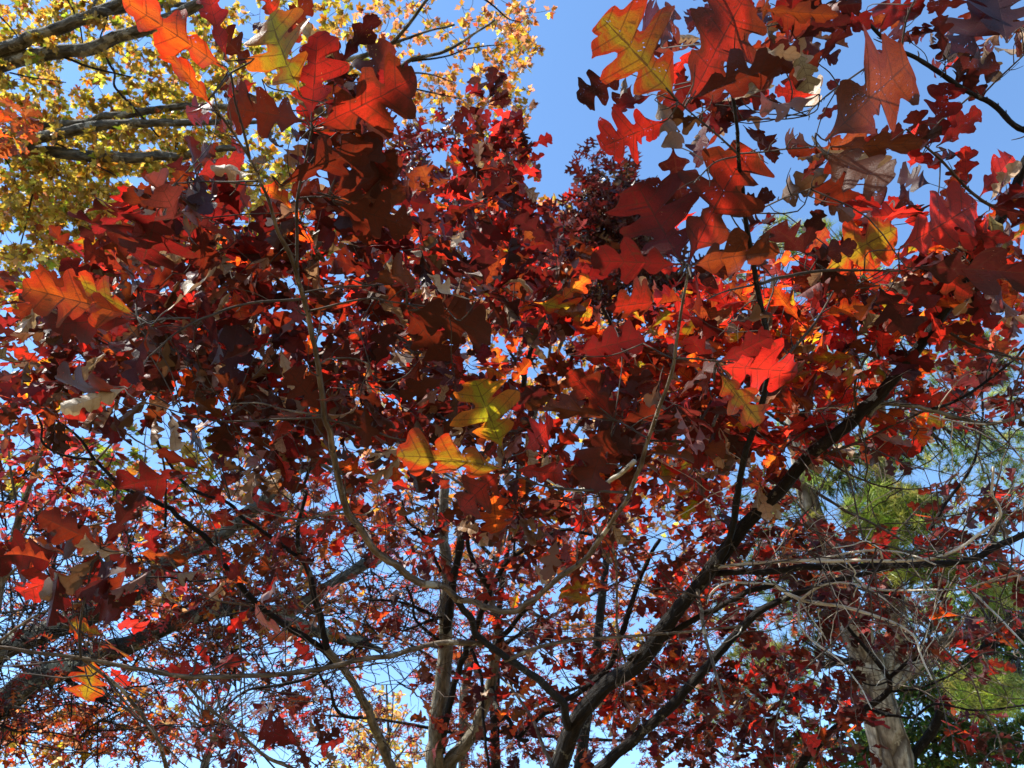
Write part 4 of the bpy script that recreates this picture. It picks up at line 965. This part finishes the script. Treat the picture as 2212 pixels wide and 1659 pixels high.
SO.clusters([(1325, 430, 70, 80, 7.4, 8.8, 56), (1310, 500, 110, 50, 7.4, 9, 50), (1270, 590, 150, 60, 7.4, 9, 60), (1395, 545, 50, 80, 7.4, 8.8, 34), (1225, 480, 40, 40, 7.6, 8.6, 9), (1200, 570, 80, 60, 7.4, 8.8, 26), (1440, 610, 50, 60, 7.4, 8.8, 18), (1350, 700, 250, 100, 7.6, 9, 50), (1275, 350, 12, 30, 8, 8.2, 3)],
            'pin', dict(MA=5, PU=3, DB=2, DR=1.6, R=.2), (4, 7), (.17, .25))
SO.finish(MATS)

# ------------------------------------------------------------------ old tree with lichened limbs, lower left
b4 = P(np.array(-260.), np.array(1659.), np.array(8.2))
OLD = Tree("old_tree", (b4[0] - .3, b4[1]), "old tree with two thick grey lichen covered limbs reaching in from the lower left", "tree")
BO_ = M_BARK_OLD
OLD.ground_trunk(-300, 1560, 8.2, 110, BO_)
OLD.limb("limb", [(-330, 1640), (-140, 1480)] + T('g', (0, 950), (250, 840), (500, 740), (750, 630), (870, 560), (1000, 430), (1200, 320), (1400, 200), (1520, 110)) + T('d', (1750, 1330), (1950, 1240)), (8.2, 7.9, 8.0), (84, 66, 52, 46, 40, 30, 20), BO_, 18, .3)
OLD.limb("limb", [(-330, 1700), (-150, 1600)] + T('g', (0, 1290), (200, 1130), (420, 1060), (650, 950), (850, 880), (980, 810), (1200, 740), (1450, 690), (1700, 760), (1950, 850), (2212, 900)) + T('h', (60, 890), (200, 910), (320, 950)), (8.2, 7.6, 7.8, 8.2), (84, 70, 52, 40, 32, 24, 12), M_BARK_OLD_DARK, 18, .3)
OLD.limb("limb", T('g', (1500, 700), (1800, 690), (1990, 560), (2212, 430)) + T('h', (150, 470), (280, 410), (380, 300)), (None, 8.2), (20, 26, 22, 16), BO_, 12, .14)
for pts, w in ((T('g', (350, 1100), (560, 1210), (700, 1290)), (10, 3)), (T('g', (0, 1200), (-40, 1330), (-20, 1360)), (8, 4)), (T('g', (-20, 1340), (150, 1240), (330, 1130)), (10, 8)),
               (T('g', (0, 1040), (60, 950), (200, 700), (370, 300), (430, 0)), (7, 3)), (T('g', (0, 850), (200, 860), (420, 840), (600, 830)), (6, 3)), (T('g', (0, 720), (150, 700), (330, 640)), (6, 3)),
               (T('g', (960, 820), (1060, 740), (1180, 640), (1300, 600)), (8, 4)), (T('g', (1390, 790), (1380, 880), (1410, 980), (1430, 1200)), (9, 4)), (T('g', (0, 1400), (120, 1440), (260, 1420)), (6, 3)),
               (T('g', (480, 1480), (560, 1400), (680, 1360)), (5, 2)), (T('d', (0, 1550), (180, 1270), (260, 1000), (420, 950)), (10, 4)), (T('d', (0, 1350), (150, 1300), (260, 1220)), (6, 3)), (T('d', (40, 1659), (10, 1400), (0, 1000)), (5, 3))):
    OLD.limb("branch", pts, (None, 7.6), w, M_BARK_OAK, 6)
OLD.fine_twigs(520, [(350, 1400, 520, 330)], (.4, 1.9), (.004, .010), M_BARK_OAK)
OLD.clusters([(420, 1230, 300, 100, 7.2, 10, 150), (540, 1330, 240, 60, 7.2, 10, 70), (330, 1440, 200, 60, 8, 10, 40), (90, 1590, 120, 70, 7.8, 10, 120), (250, 1560, 140, 80, 7.8, 10, 80), (640, 1160, 140, 80, 8, 11, 50), (760, 1350, 130, 80, 8, 11, 60), (420, 1080, 260, 90, 8, 11, 70)], 'maple',
             dict(RU=3.4, OR=2, GO=2, PE=3, YO=2, PU=.6, PK=.6), (4, 7), (.075, .12), twig_r=(.003, .009))
OLD.clusters([(440, 1480, 330, 120, 8, 11, 150), (700, 1560, 150, 90, 8, 11, 70), (300, 1600, 280, 60, 8, 11, 90), (850, 1330, 120, 70, 8, 11, 40), (300, 1330, 330, 90, 7, 10, 60)], 'pin', dict(PU=4, MA=1.2, DR=1.5, OR=.8, PK=2, RU=1.5), (3, 6), (.10, .14), twig_r=(.003, .009))
OLD.clusters([(330, 1330, 300, 90, 6.6, 7.6, 60), (520, 1230, 200, 90, 6.6, 7.6, 34), (90, 1500, 110, 60, 6.5, 7.3, 16)], 'pin', dict(DR=3, MA=2.5, BR=2, RU=2, PK=.6), (4, 7), (.10, .15), twig_r=(.003, .007))
OLD.clusters([(420, 1500, 380, 150, 11, 14, 260), (300, 1180, 330, 160, 11, 14, 170), (110, 1330, 130, 130, 10, 13, 80)], 'oval', dict(PE=3, PK=2, RU=3, PU=1.5), (4, 8), (.07, .11), twig_r=(.003, .007), maxlink=1.6)
OLD.finish(MATS)

# ------------------------------------------------------------------ tree with pink red leaves, left
b5 = P(np.array(-60.), np.array(1659.), np.array(5.6))
PKT = Tree("dogwood", (b5[0], b5[1]), "small tree with pinkish red oval leaves and fine grey twigs at the left edge", "tree")
PKT.ground_trunk(-60, 1600, 5.6, 34, M_BARK_STEM)
PKT.limb("trunk", [(-60, 1620), (-30, 1450), (5, 1250), (60, 1060), (110, 920)], (5.6, 5.4), (34, 22, 14, 6), M_BARK_STEM, 8)
for pts in ([(10, 1230), (90, 1100), (180, 1020)], [(0, 1260), (120, 1160), (260, 1120), (330, 1090)], [(40, 1110), (20, 980), (30, 860)], [(20, 1180), (-60, 1040), (-90, 900)], [(-20, 1400), (100, 1320), (260, 1290)]):
    PKT.limb("branch", pts, (None, 5.4), (7, 3), M_BARK_STEM, 6)
PKT.fine_twigs(150, [(100, 1100, 350, 350)], (.3, 1.1), (.002, .006), M_BARK_OAK)
PKT.clusters([(110, 1020, 150, 100, 5, 6.4, 60), (180, 1110, 150, 60, 5, 6.4, 30), (60, 880, 120, 70, 5, 6.4, 34), (40, 1160, 90, 70, 5, 6.4, 24), (330, 1290, 100, 60, 5.2, 6.2, 10)], 'oval', dict(PK=4, R=1.2, OR=.8, DR=2.5, RU=2, PE=.6), (4, 8), (.06, .10), spread=.9)
PKT.clusters([(100, 960, 150, 140, 6.4, 8, 50), (330, 1010, 170, 90, 6.4, 8, 40)], 'maple', dict(GR=2, GO=2, YO=2, YL=1), (4, 7), (.09, .13), grow=False)
PKT.finish(MATS)

# ------------------------------------------------------------------ yellow maple, upper left
b6 = P(np.array(-700.), np.array(1500.), np.array(10.5))
MAP = Tree("maple_tree", (b6[0], b6[1]), "tall maple with smooth grey limbs and golden yellow leaves filling the upper left", "tree")
BM = M_BARK_MAPLE
MAP.ground_trunk(-640, 700, 10.5, 130, BM)
FORK = (-560, 420)
MAP.limb("trunk", [(-650, 760), (-600, 560), (-560, 420), (-480, 250), (-420, 60)], (10.5, 10.2), (120, 90, 60), BM, 14, .1)
for pts, w in ((T('a', (-1550, 1000), (-800, 560), (0, 300), (200, 220), (430, 140), (600, 80), (800, -20), (950, -90)), (50, 36, 28, 22)),
               (T('a', (-1500, 1100), (-700, 620), (0, 395), (300, 320), (550, 290), (800, 200), (1000, 120), (1200, 20), (1400, -80)), (50, 34, 28, 22)),
               (T('a', (0, 830), (250, 765), (500, 750), (650, 705), (900, 670), (1150, 640), (1400, 645), (1650, 600)), (22, 18, 15, 8)),
               (T('a', (-1600, 1300), (-800, 1080), (0, 880), (300, 820), (600, 762), (900, 742), (1150, 742), (1500, 740), (1800, 735)), (46, 34, 27, 18, 5)),
               (T('a', (-400, 960), (50, 900), (300, 920), (600, 950), (900, 950), (1050, 945), (1300, 900), (1500, 900)), (34, 27, 22, 12)),
               (T('a', (1200, 20), (1000, 30), (800, 60), (600, 80)), (10, 16)),
               (T('b', (-60, 420), (160, 350), (330, 300), (480, 150), (590, 0), (640, -100)), (12, 9, 6)),
               (T('b', (200, 560), (350, 470), (500, 360), (700, 310), (900, 190), (1000, 120)), (11, 8, 4)),
               (T('b', (60, 480), (200, 350), (400, 260), (600, 190), (760, 150)), (9, 4))):
    MAP.limb("limb", pts, (9.8, 8.9), w, BM, 12, .16)
for k, pts, w in (('b', [(500, 370), (700, 345), (850, 290), (1050, 270)], (5, 2)), ('b', [(350, 470), (560, 440), (760, 500)], (5, 2)), ('b', [(900, -30), (1000, 40), (1080, 110), (1160, 135)], (5, 2)), ('b', [(300, 560), (450, 530), (620, 560), (800, 600)], (5, 2)),
                  ('a', [(400, -20), (440, 60), (480, 150), (500, 260)], (4, 3)), ('a', [(690, -20), (640, 130), (600, 240)], (4, 3)), ('a', [(380, 340), (520, 400), (680, 440), (860, 480)], (6, 3)), ('a', [(600, 290), (640, 350), (690, 440), (700, 540), (800, 640), (960, 830)], (6, 4)),
                  ('a', [(220, 900), (210, 1080), (170, 1300), (120, 1500)], (5, 3)), ('a', [(10, 930), (90, 1080), (90, 1320)], (4, 2)), ('a', [(60, 440), (200, 470), (400, 500)], (4, 2)), ('a', [(340, 870), (450, 920), (600, 1010), (700, 1060)], (4, 3)), ('a', [(560, 80), (570, 20), (600, -40)], (9, 6)),
                  ('a', [(0, 100), (60, 160), (110, 230)], (4, 3)), ('a', [(1060, 930), (1070, 820), (1080, 1000)], (3, 3))):
    MAP.limb("branch", T(k, *pts), (None, 9.2), w, M_BARK_OAK if w[0] < 7 else BM, 6)
GOLD = dict(YL=4.0, YO=1.6, GO=5.0, GR=1.5, RU=.5, PE=.5)
MAP.clusters([(200, 180, 330, 240, 8.9, 13, 800), (330, 420, 330, 150, 8.8, 12.5, 520), (100, 520, 200, 150, 8.6, 12.5, 400), (640, 160, 200, 190, 9, 13, 200), (560, 480, 180, 120, 8.6, 12.5, 120), (-150, 300, 150, 330, 8.6, 12, 120), (200, 680, 240, 60, 9, 13, 90)], 'maple', GOLD, (6, 11), (.08, .12), twig_r=(.003, .010), bright=.36, maxlink=2.5)
MAP.clusters([(930, 110, 230, 130, 9.4, 12, 150), (1090, 70, 90, 80, 9.6, 12, 40), (1000, 240, 140, 90, 9.4, 11.5, 50), (1110, 350, 40, 90, 9.4, 11, 16), (830, 290, 120, 90, 9.4, 11.5, 30), (1060, 200, 110, 60, 9.4, 11, 26), (1150, 60, 60, 60, 9.6, 11, 18), (1120, 230, 40, 110, 9.6, 11, 16)], 'maple', dict(YO=2.2, PE=3.2, GO=2, YL=1.3, RU=1.2), (3, 6), (.08, .115), twig_r=(.003, .009), bright=.3, maxlink=2.5)
MAP.clusters([(45, 250, 30, 40, 6, 6.5, 4), (40, 290, 40, 30, 6, 6.5, 3)], 'oak', dict(OR=1.5, RU=3, YR=1), (4, 6), (.13, .16), maxlink=.1)
MAP.finish(MATS)

# ------------------------------------------------------------------ far purple oak
bx = P(np.array(1075.), np.array(1659.), np.array(11.))
PO = Tree("oak_tree", (bx[0], bx[1]), "far oak with many tiny dull purple red leaves low behind the grey forked trunk", "tree")
PO.ground_trunk(1075, 1690, 11, 26, BD)
PO.limb("trunk", [(1075, 1720), (1068, 1500), (1080, 1300), (1110, 1100), (1120, 980)], (11, 11), (24, 20, 12, 5), BD, 8)
for pts in ([(1070, 1520), (900, 1400), (740, 1330)], [(1075, 1400), (1250, 1300), (1420, 1220)], [(1070, 1560), (1300, 1470), (1560, 1420)], [(1090, 1230), (980, 1130), (880, 1080)], [(1068, 1600), (860, 1560), (640, 1540)], [(1075, 1580), (1350, 1600), (1600, 1560)]):
    PO.limb("branch", pts, (None, 11), (10, 3), BD, 6)
PO.clusters([(1200, 1480, 300, 150, 10, 12.5, 210), (1480, 1420, 260, 160, 10, 12.5, 200), (1150, 1250, 260, 130, 10, 12.5, 150), (900, 1280, 160, 120, 10, 12.5, 70), (760, 1120, 140, 110, 10, 12.5, 70), (1620, 1250, 200, 150, 10, 12.5, 90), (1000, 1500, 90, 90, 10, 12, 50), (1600, 1600, 200, 60, 10, 12, 80), (1060, 1590, 200, 70, 10, 12.5, 130), (1350, 1600, 200, 60, 10, 12.5, 80), (960, 1330, 120, 110, 10, 12.5, 60)], 'pin',
            dict(PU=2.5, MA=1.5, DR=3, RU=3, OR=1.4, PK=.8, PE=1.5, R=1), (4, 7), (.10, .15), twig_r=(.003, .009), maxlink=2)
PO.finish(MATS)

# ------------------------------------------------------------------ far trees seen through gaps
b7 = P(np.array(840.), np.array(1659.), np.array(16.))
FY = Tree("birch_tree", (b7[0], b7[1]), "far slender tree with pale yellow leaves low in the gap left of the forked trunk", "tree")
FY.ground_trunk(845, 1700, 16, 16, M_BARK_MAPLE)
FY.limb("trunk", [(845, 1730), (842, 1640), (838, 1560), (835, 1480)], (16, 15.8), (16, 8, 3), M_BARK_MAPLE, 8)
for pts in ([(842, 1650), (800, 1600), (760, 1570)], [(842, 1660), (880, 1610), (910, 1590)], [(840, 1600), (870, 1550), (880, 1520)]):
    FY.limb("branch", pts, (None, 15.8), (5, 2), M_BARK_MAPLE, 6)
FY.clusters([(840, 1595, 90, 70, 15, 17, 95), (820, 1520, 50, 40, 15, 17, 18), (770, 1640, 60, 40, 15, 17, 34)], 'oval', dict(YL=3, PE=3), (4, 8), (.10, .16), twig_r=(.006, .012), spread=.8)
FY.finish(MATS)
b8 = P(np.array(1000.), np.array(1659.), np.array(15.))
FP = Tree("maple_tree", (b8[0], b8[1]), "far maple with peach coloured leaves glimpsed through gaps in the middle red leaves", "tree")
FP.ground_trunk(1000, 1700, 15, 24, M_BARK_MAPLE)
FP.limb("trunk", [(1000, 1730), (1010, 1450), (1100, 1100), (1180, 800), (1200, 600)], (15, 14.6), (24, 16, 10, 5), M_BARK_MAPLE, 10)
for pts in ([(1195, 1200), (1000, 1050), (820, 950)], [(1193, 1000), (1300, 850), (1400, 760)], [(1190, 800), (1240, 680), (1280, 600)], [(1195, 1100), (1350, 1000), (1480, 950)], [(1196, 1350), (1000, 1240), (900, 1180)]):
    FP.limb("branch", pts, (None, 14.6), (10, 4), M_BARK_MAPLE, 6)
FP.clusters([(1230, 640, 110, 70, 14, 17, 120), (1100, 760, 300, 160, 14, 17, 200), (1000, 1080, 260, 160, 14, 17, 180), (1350, 950, 260, 200, 14, 17, 180), (1200, 480, 36, 60, 14, 16, 12), (740, 900, 140, 120, 14, 17, 70), (1350, 1250, 260, 140, 14, 17, 100)], 'maple',
            dict(PE=4, YO=2, YL=1, OR=1, GO=1), (4, 7), (.13, .19), twig_r=(.006, .014), maxlink=3)
FP.finish(MATS)
b9 = P(np.array(430.), np.array(1659.), np.array(17.))
FB = Tree("bare_tree", (b9[0], b9[1]), "far leafless grey tree with fine branches against the pale sky at lower left", "tree")
FB.ground_trunk(430, 1720, 17, 30, M_BARK_MAPLE)
FB.limb("trunk", [(430, 1740), (440, 1660), (470, 1580), (500, 1500)], (17, 17), (28, 14, 5), M_BARK_MAPLE, 8)
tips = []
for k in range(46):
    x0, y0 = 445 + rng.normal(0, 14), 1650 - rng.uniform(0, 120)
    a = rng.uniform(-1.3, 1.3); l = rng.uniform(60, 190)
    pts = [(x0, y0), (x0 + l * .5 * math.sin(a) + rng.normal(0, 8), y0 - l * .45 * math.cos(a)), (x0 + l * math.sin(a * 1.1), y0 - l * math.cos(a * .9))]
    FB.limb("branch", pts, (None, 17 + rng.normal(0, .8)), (4, 1.3), M_BARK_MAPLE, 5)
n = 160
FB.clusters([(450, 1540, 260, 110, 16, 18.5, 150), (680, 1600, 160, 60, 16, 18, 40), (150, 1250, 180, 120, 16, 18, 40)], 'oval', dict(PU=3, PK=1, PE=1), (0, 2), (.07, .11), twig_r=(.005, .010), maxlink=2.4)
FB.finish(MATS, twig_mat=M_BARK_MAPLE)

# ------------------------------------------------------------------ pine at right
def needle_template(seed, n=34):
    r = np.random.default_rng(seed)
    V = []; L = []; TT = []
    dirs = []
    for k in range(n):
        a = r.uniform(0, 2 * np.pi); el = r.uniform(.1, 1.25)
        dirs.append((math.cos(el), math.sin(el) * math.cos(a), math.sin(el) * math.sin(a)))
    return np.array(dirs)
NT = [needle_template(k) for k in range(6)]
def needles(name, C, O, length, width, pal, parent):
    vs_, ts, c1, c2, c3, lc = [], [], [], [], [], []
    t, e, u, op, _ = palette(pal, len(C), .25)
    nv = 0
    for i in range(len(C)):
        a = O[i]; b = norm(np.cross(a, [.2, .3, .9])); c = np.cross(a, b)
        D = NT[i % 6]; n = len(D)
        dv = D[:, :1] * a + D[:, 1:2] * b + D[:, 2:] * c
        ln = length * rng.uniform(.7, 1.2, (n, 1))
        st = C[i] + a * rng.uniform(-.06, .02, (n, 1))
        sd = norm(np.cross(dv, rng.normal(0, 1, (n, 3)))) * width / 2
        tipd = dv * ln + np.array([0, 0, -.012])
        q = np.stack([st - sd, st + sd, st + tipd], 1)
        vs_.append(q.reshape(-1, 3)); ts.append(np.arange(3 * n).reshape(n, 3) + nv); nv += 3 * n
        c1.append(np.repeat(t[i:i + 1], 3 * n, 0)); c2.append(np.repeat(e[i:i + 1], 3 * n, 0)); c3.append(np.repeat(t[i:i + 1], 3 * n, 0))
        lc.append(np.tile([[0, .5, i * .37], [0, .5, i * .37], [1, .5, i * .37]], (n, 1)))
    V = np.vstack(vs_)
    return mesh_obj(name, V, None, np.vstack(ts), M_NEEDLE, parent, True, {"tint": np.vstack(c1), "edge": np.vstack(c2), "under": np.vstack(c3), "opaque": np.zeros((len(V), 3))}, {"lc": np.vstack(lc)})
PAL['PN'] = ((.24, .33, .04), (.24, .30, .04), (.2, .26, .05), .0)
PAL['PD'] = ((.09, .16, .025), (.10, .15, .02), (.1, .13, .03), .0)
PAL['PY'] = ((.46, .48, .10), (.44, .42, .10), (.3, .3, .08), .0)
b10 = P(np.array(1975.), np.array(1659.), np.array(12.))
PINE = Tree("pine_tree", (b10[0] + .05, b10[1]), "tall pine with a pale plated forked trunk and light green needle tufts", "tree")
BP = M_BARK_PINE
PINE.ground_trunk(1935, 1690, 12, 86, BP)
PINE.limb("trunk", T('i', (1430, 1760), (1415, 1659), (1395, 1500), (1330, 1250), (1290, 1080), (1240, 930), (1190, 810), (1120, 600), (1040, 350), (900, 0)) + [(1700, 850), (1660, 640)], (12, 12, 12), (86, 76, 64, 44, 36, 26, 14), BP, 18, .12)
PINE.limb("trunk_fork", T('i', (1330, 1230), (1400, 1080), (1460, 930), (1450, 800), (1430, 650), (1400, 400), (1380, 100)) + [(1900, 900), (1890, 650)], (12, 11.8), (50, 42, 36, 24, 12), BP, 14, .12)
PINE.limb("limb", T('i', (1420, 1130), (1520, 1050), (1650, 950), (1800, 870), (2000, 820), (2212, 760)), (None, 11.5), (36, 26, 16), BP, 12, .12)
for pts, w in ((T('i', (1250, 1000), (1000, 1030), (850, 1060), (680, 1085)), (16, 8)), (T('i', (1480, 1659), (1700, 1350), (1850, 1050), (2100, 870), (2212, 850)), (18, 24)), (T('i', (1200, 820), (1400, 560), (1700, 330), (2000, 250)), (14, 6)),
               (T('i', (1100, 560), (900, 480), (700, 440)), (12, 5)), ([(1820, 1180), (1920, 1090), (2040, 1060)], (12, 5)), ([(1790, 1050), (1880, 960), (1990, 900)], (10, 4)), ([(1740, 950), (1640, 880), (1560, 860)], (10, 4)), ([(1900, 1000), (2050, 900), (2160, 780)], (12, 5)), ([(1690, 800), (1780, 700), (1860, 640)], (8, 4)), ([(1680, 760), (1640, 600), (1650, 500)], (8, 3)), ([(1895, 800), (1900, 640), (1830, 560)], (8, 3)), ([(1960, 1400), (2100, 1440), (2200, 1420)], (12, 6))):
    PINE.limb("branch", pts, (None, 11.2), w, M_BARK_OAK, 7)
blobs = [(1930, 1110, 110, 65, 10.2, 12.6, 420), (1980, 1220, 120, 40, 10.4, 12.6, 200), (1850, 1010, 120, 60, 10.8, 13, 160), (2130, 1490, 90, 60, 9.6, 12, 260), (2160, 1270, 60, 60, 10.5, 12, 80), (1780, 1340, 80, 70, 12.2, 13, 60), (2120, 780, 80, 60, 10.5, 13, 120), (1700, 510, 50, 40, 11, 13, 52), (1800, 520, 60, 40, 11, 13, 52),
         (1860, 620, 150, 40, 11, 13, 80), (1640, 1420, 60, 50, 11, 13, 60), (1720, 1080, 90, 80, 11.8, 13, 44), (2000, 950, 160, 60, 11, 13, 140), (1700, 1230, 160, 90, 12.2, 13.5, 60), (1560, 600, 60, 40, 12, 13.5, 32), (1560, 1510, 100, 50, 12, 14, 70), (1760, 1280, 260, 140, 12.6, 15, 420), (2060, 1420, 170, 140, 12.6, 15, 420), (2130, 1000, 100, 200, 12.6, 14.5, 160), (1620, 1480, 140, 100, 13, 15, 130), (1900, 880, 300, 120, 12.6, 14.5, 160), (1700, 1480, 130, 90, 12.8, 15, 120), (1660, 1120, 120, 110, 12.6, 15, 90), (1840, 800, 220, 90, 12, 13.5, 120), (2180, 1030, 60, 100, 11, 13, 80)]
C = []
for (x, y, rx, ry, d0, d1, n) in blobs:
    t = rng.uniform(0, 2 * np.pi, n); q = np.sqrt(rng.random(n))
    C.append(P(x + rx * q * np.cos(t), y + ry * q * np.sin(t), rng.uniform(d0, d1, n)))
C = np.vstack(C); nodes = np.vstack(PINE.nodes)
O = []
for c in C:
    k = np.argmin(np.linalg.norm(nodes - c, axis=1)); a = nodes[k]; ln = np.linalg.norm(c - a)
    O.append(norm(norm(c - a) + rng.normal(0, .3, 3) + np.array([0, 0, .35])))
    if ln < 1.3:
        mid = a * .5 + c * .5 + rng.normal(0, .06 * ln, 3) - np.array([0, 0, .1 * ln])
        PINE.twigs.add(catmull([a, mid, c], 3), np.linspace(.012, .005, 7), 4)
o = needles("needles", C, np.array(O), .19, .010, dict(PN=4, PY=3, PD=2), PINE.root)
o["kind"] = "stuff"
PINE.finish(MATS)

# ------------------------------------------------------------------ hollies in the shade, lower right corner
for (x, blobs, lab) in ((2030, [(2030, 1620, 190, 60, 12.6, 15, 480), (2010, 1500, 150, 90, 12.8, 15, 330), (1800, 1620, 120, 60, 13, 15, 190)], "dark green holly in the shade behind the foot of the pine trunk"),
                        (2240, [(2180, 1360, 90, 110, 13, 15, 280), (2200, 1560, 90, 90, 13, 15, 220), (2090, 1300, 100, 80, 13.5, 15, 150)], "dark green holly right of the pine at the right edge")):
    bb = P(np.array(float(x)), np.array(1659.), np.array(13.8))
    H = Tree("holly", (bb[0], bb[1]), lab, "evergreen tree")
    H.ground_trunk(x, 1690, 13.8, 20, M_BARK_OAK)
    H.limb("trunk", [(x, 1720), (x - 8, 1600), (x - 20, 1480), (x - 24, 1380)], (13.8, 13.8), (18, 10, 4), M_BARK_OAK, 8)
    H.clusters(blobs, 'oval', dict(GN=6, GR=.4), (6, 10), (.09, .14), twig_r=(.005, .012), spread=.9, maxlink=1.5)
    H.finish(MATS)
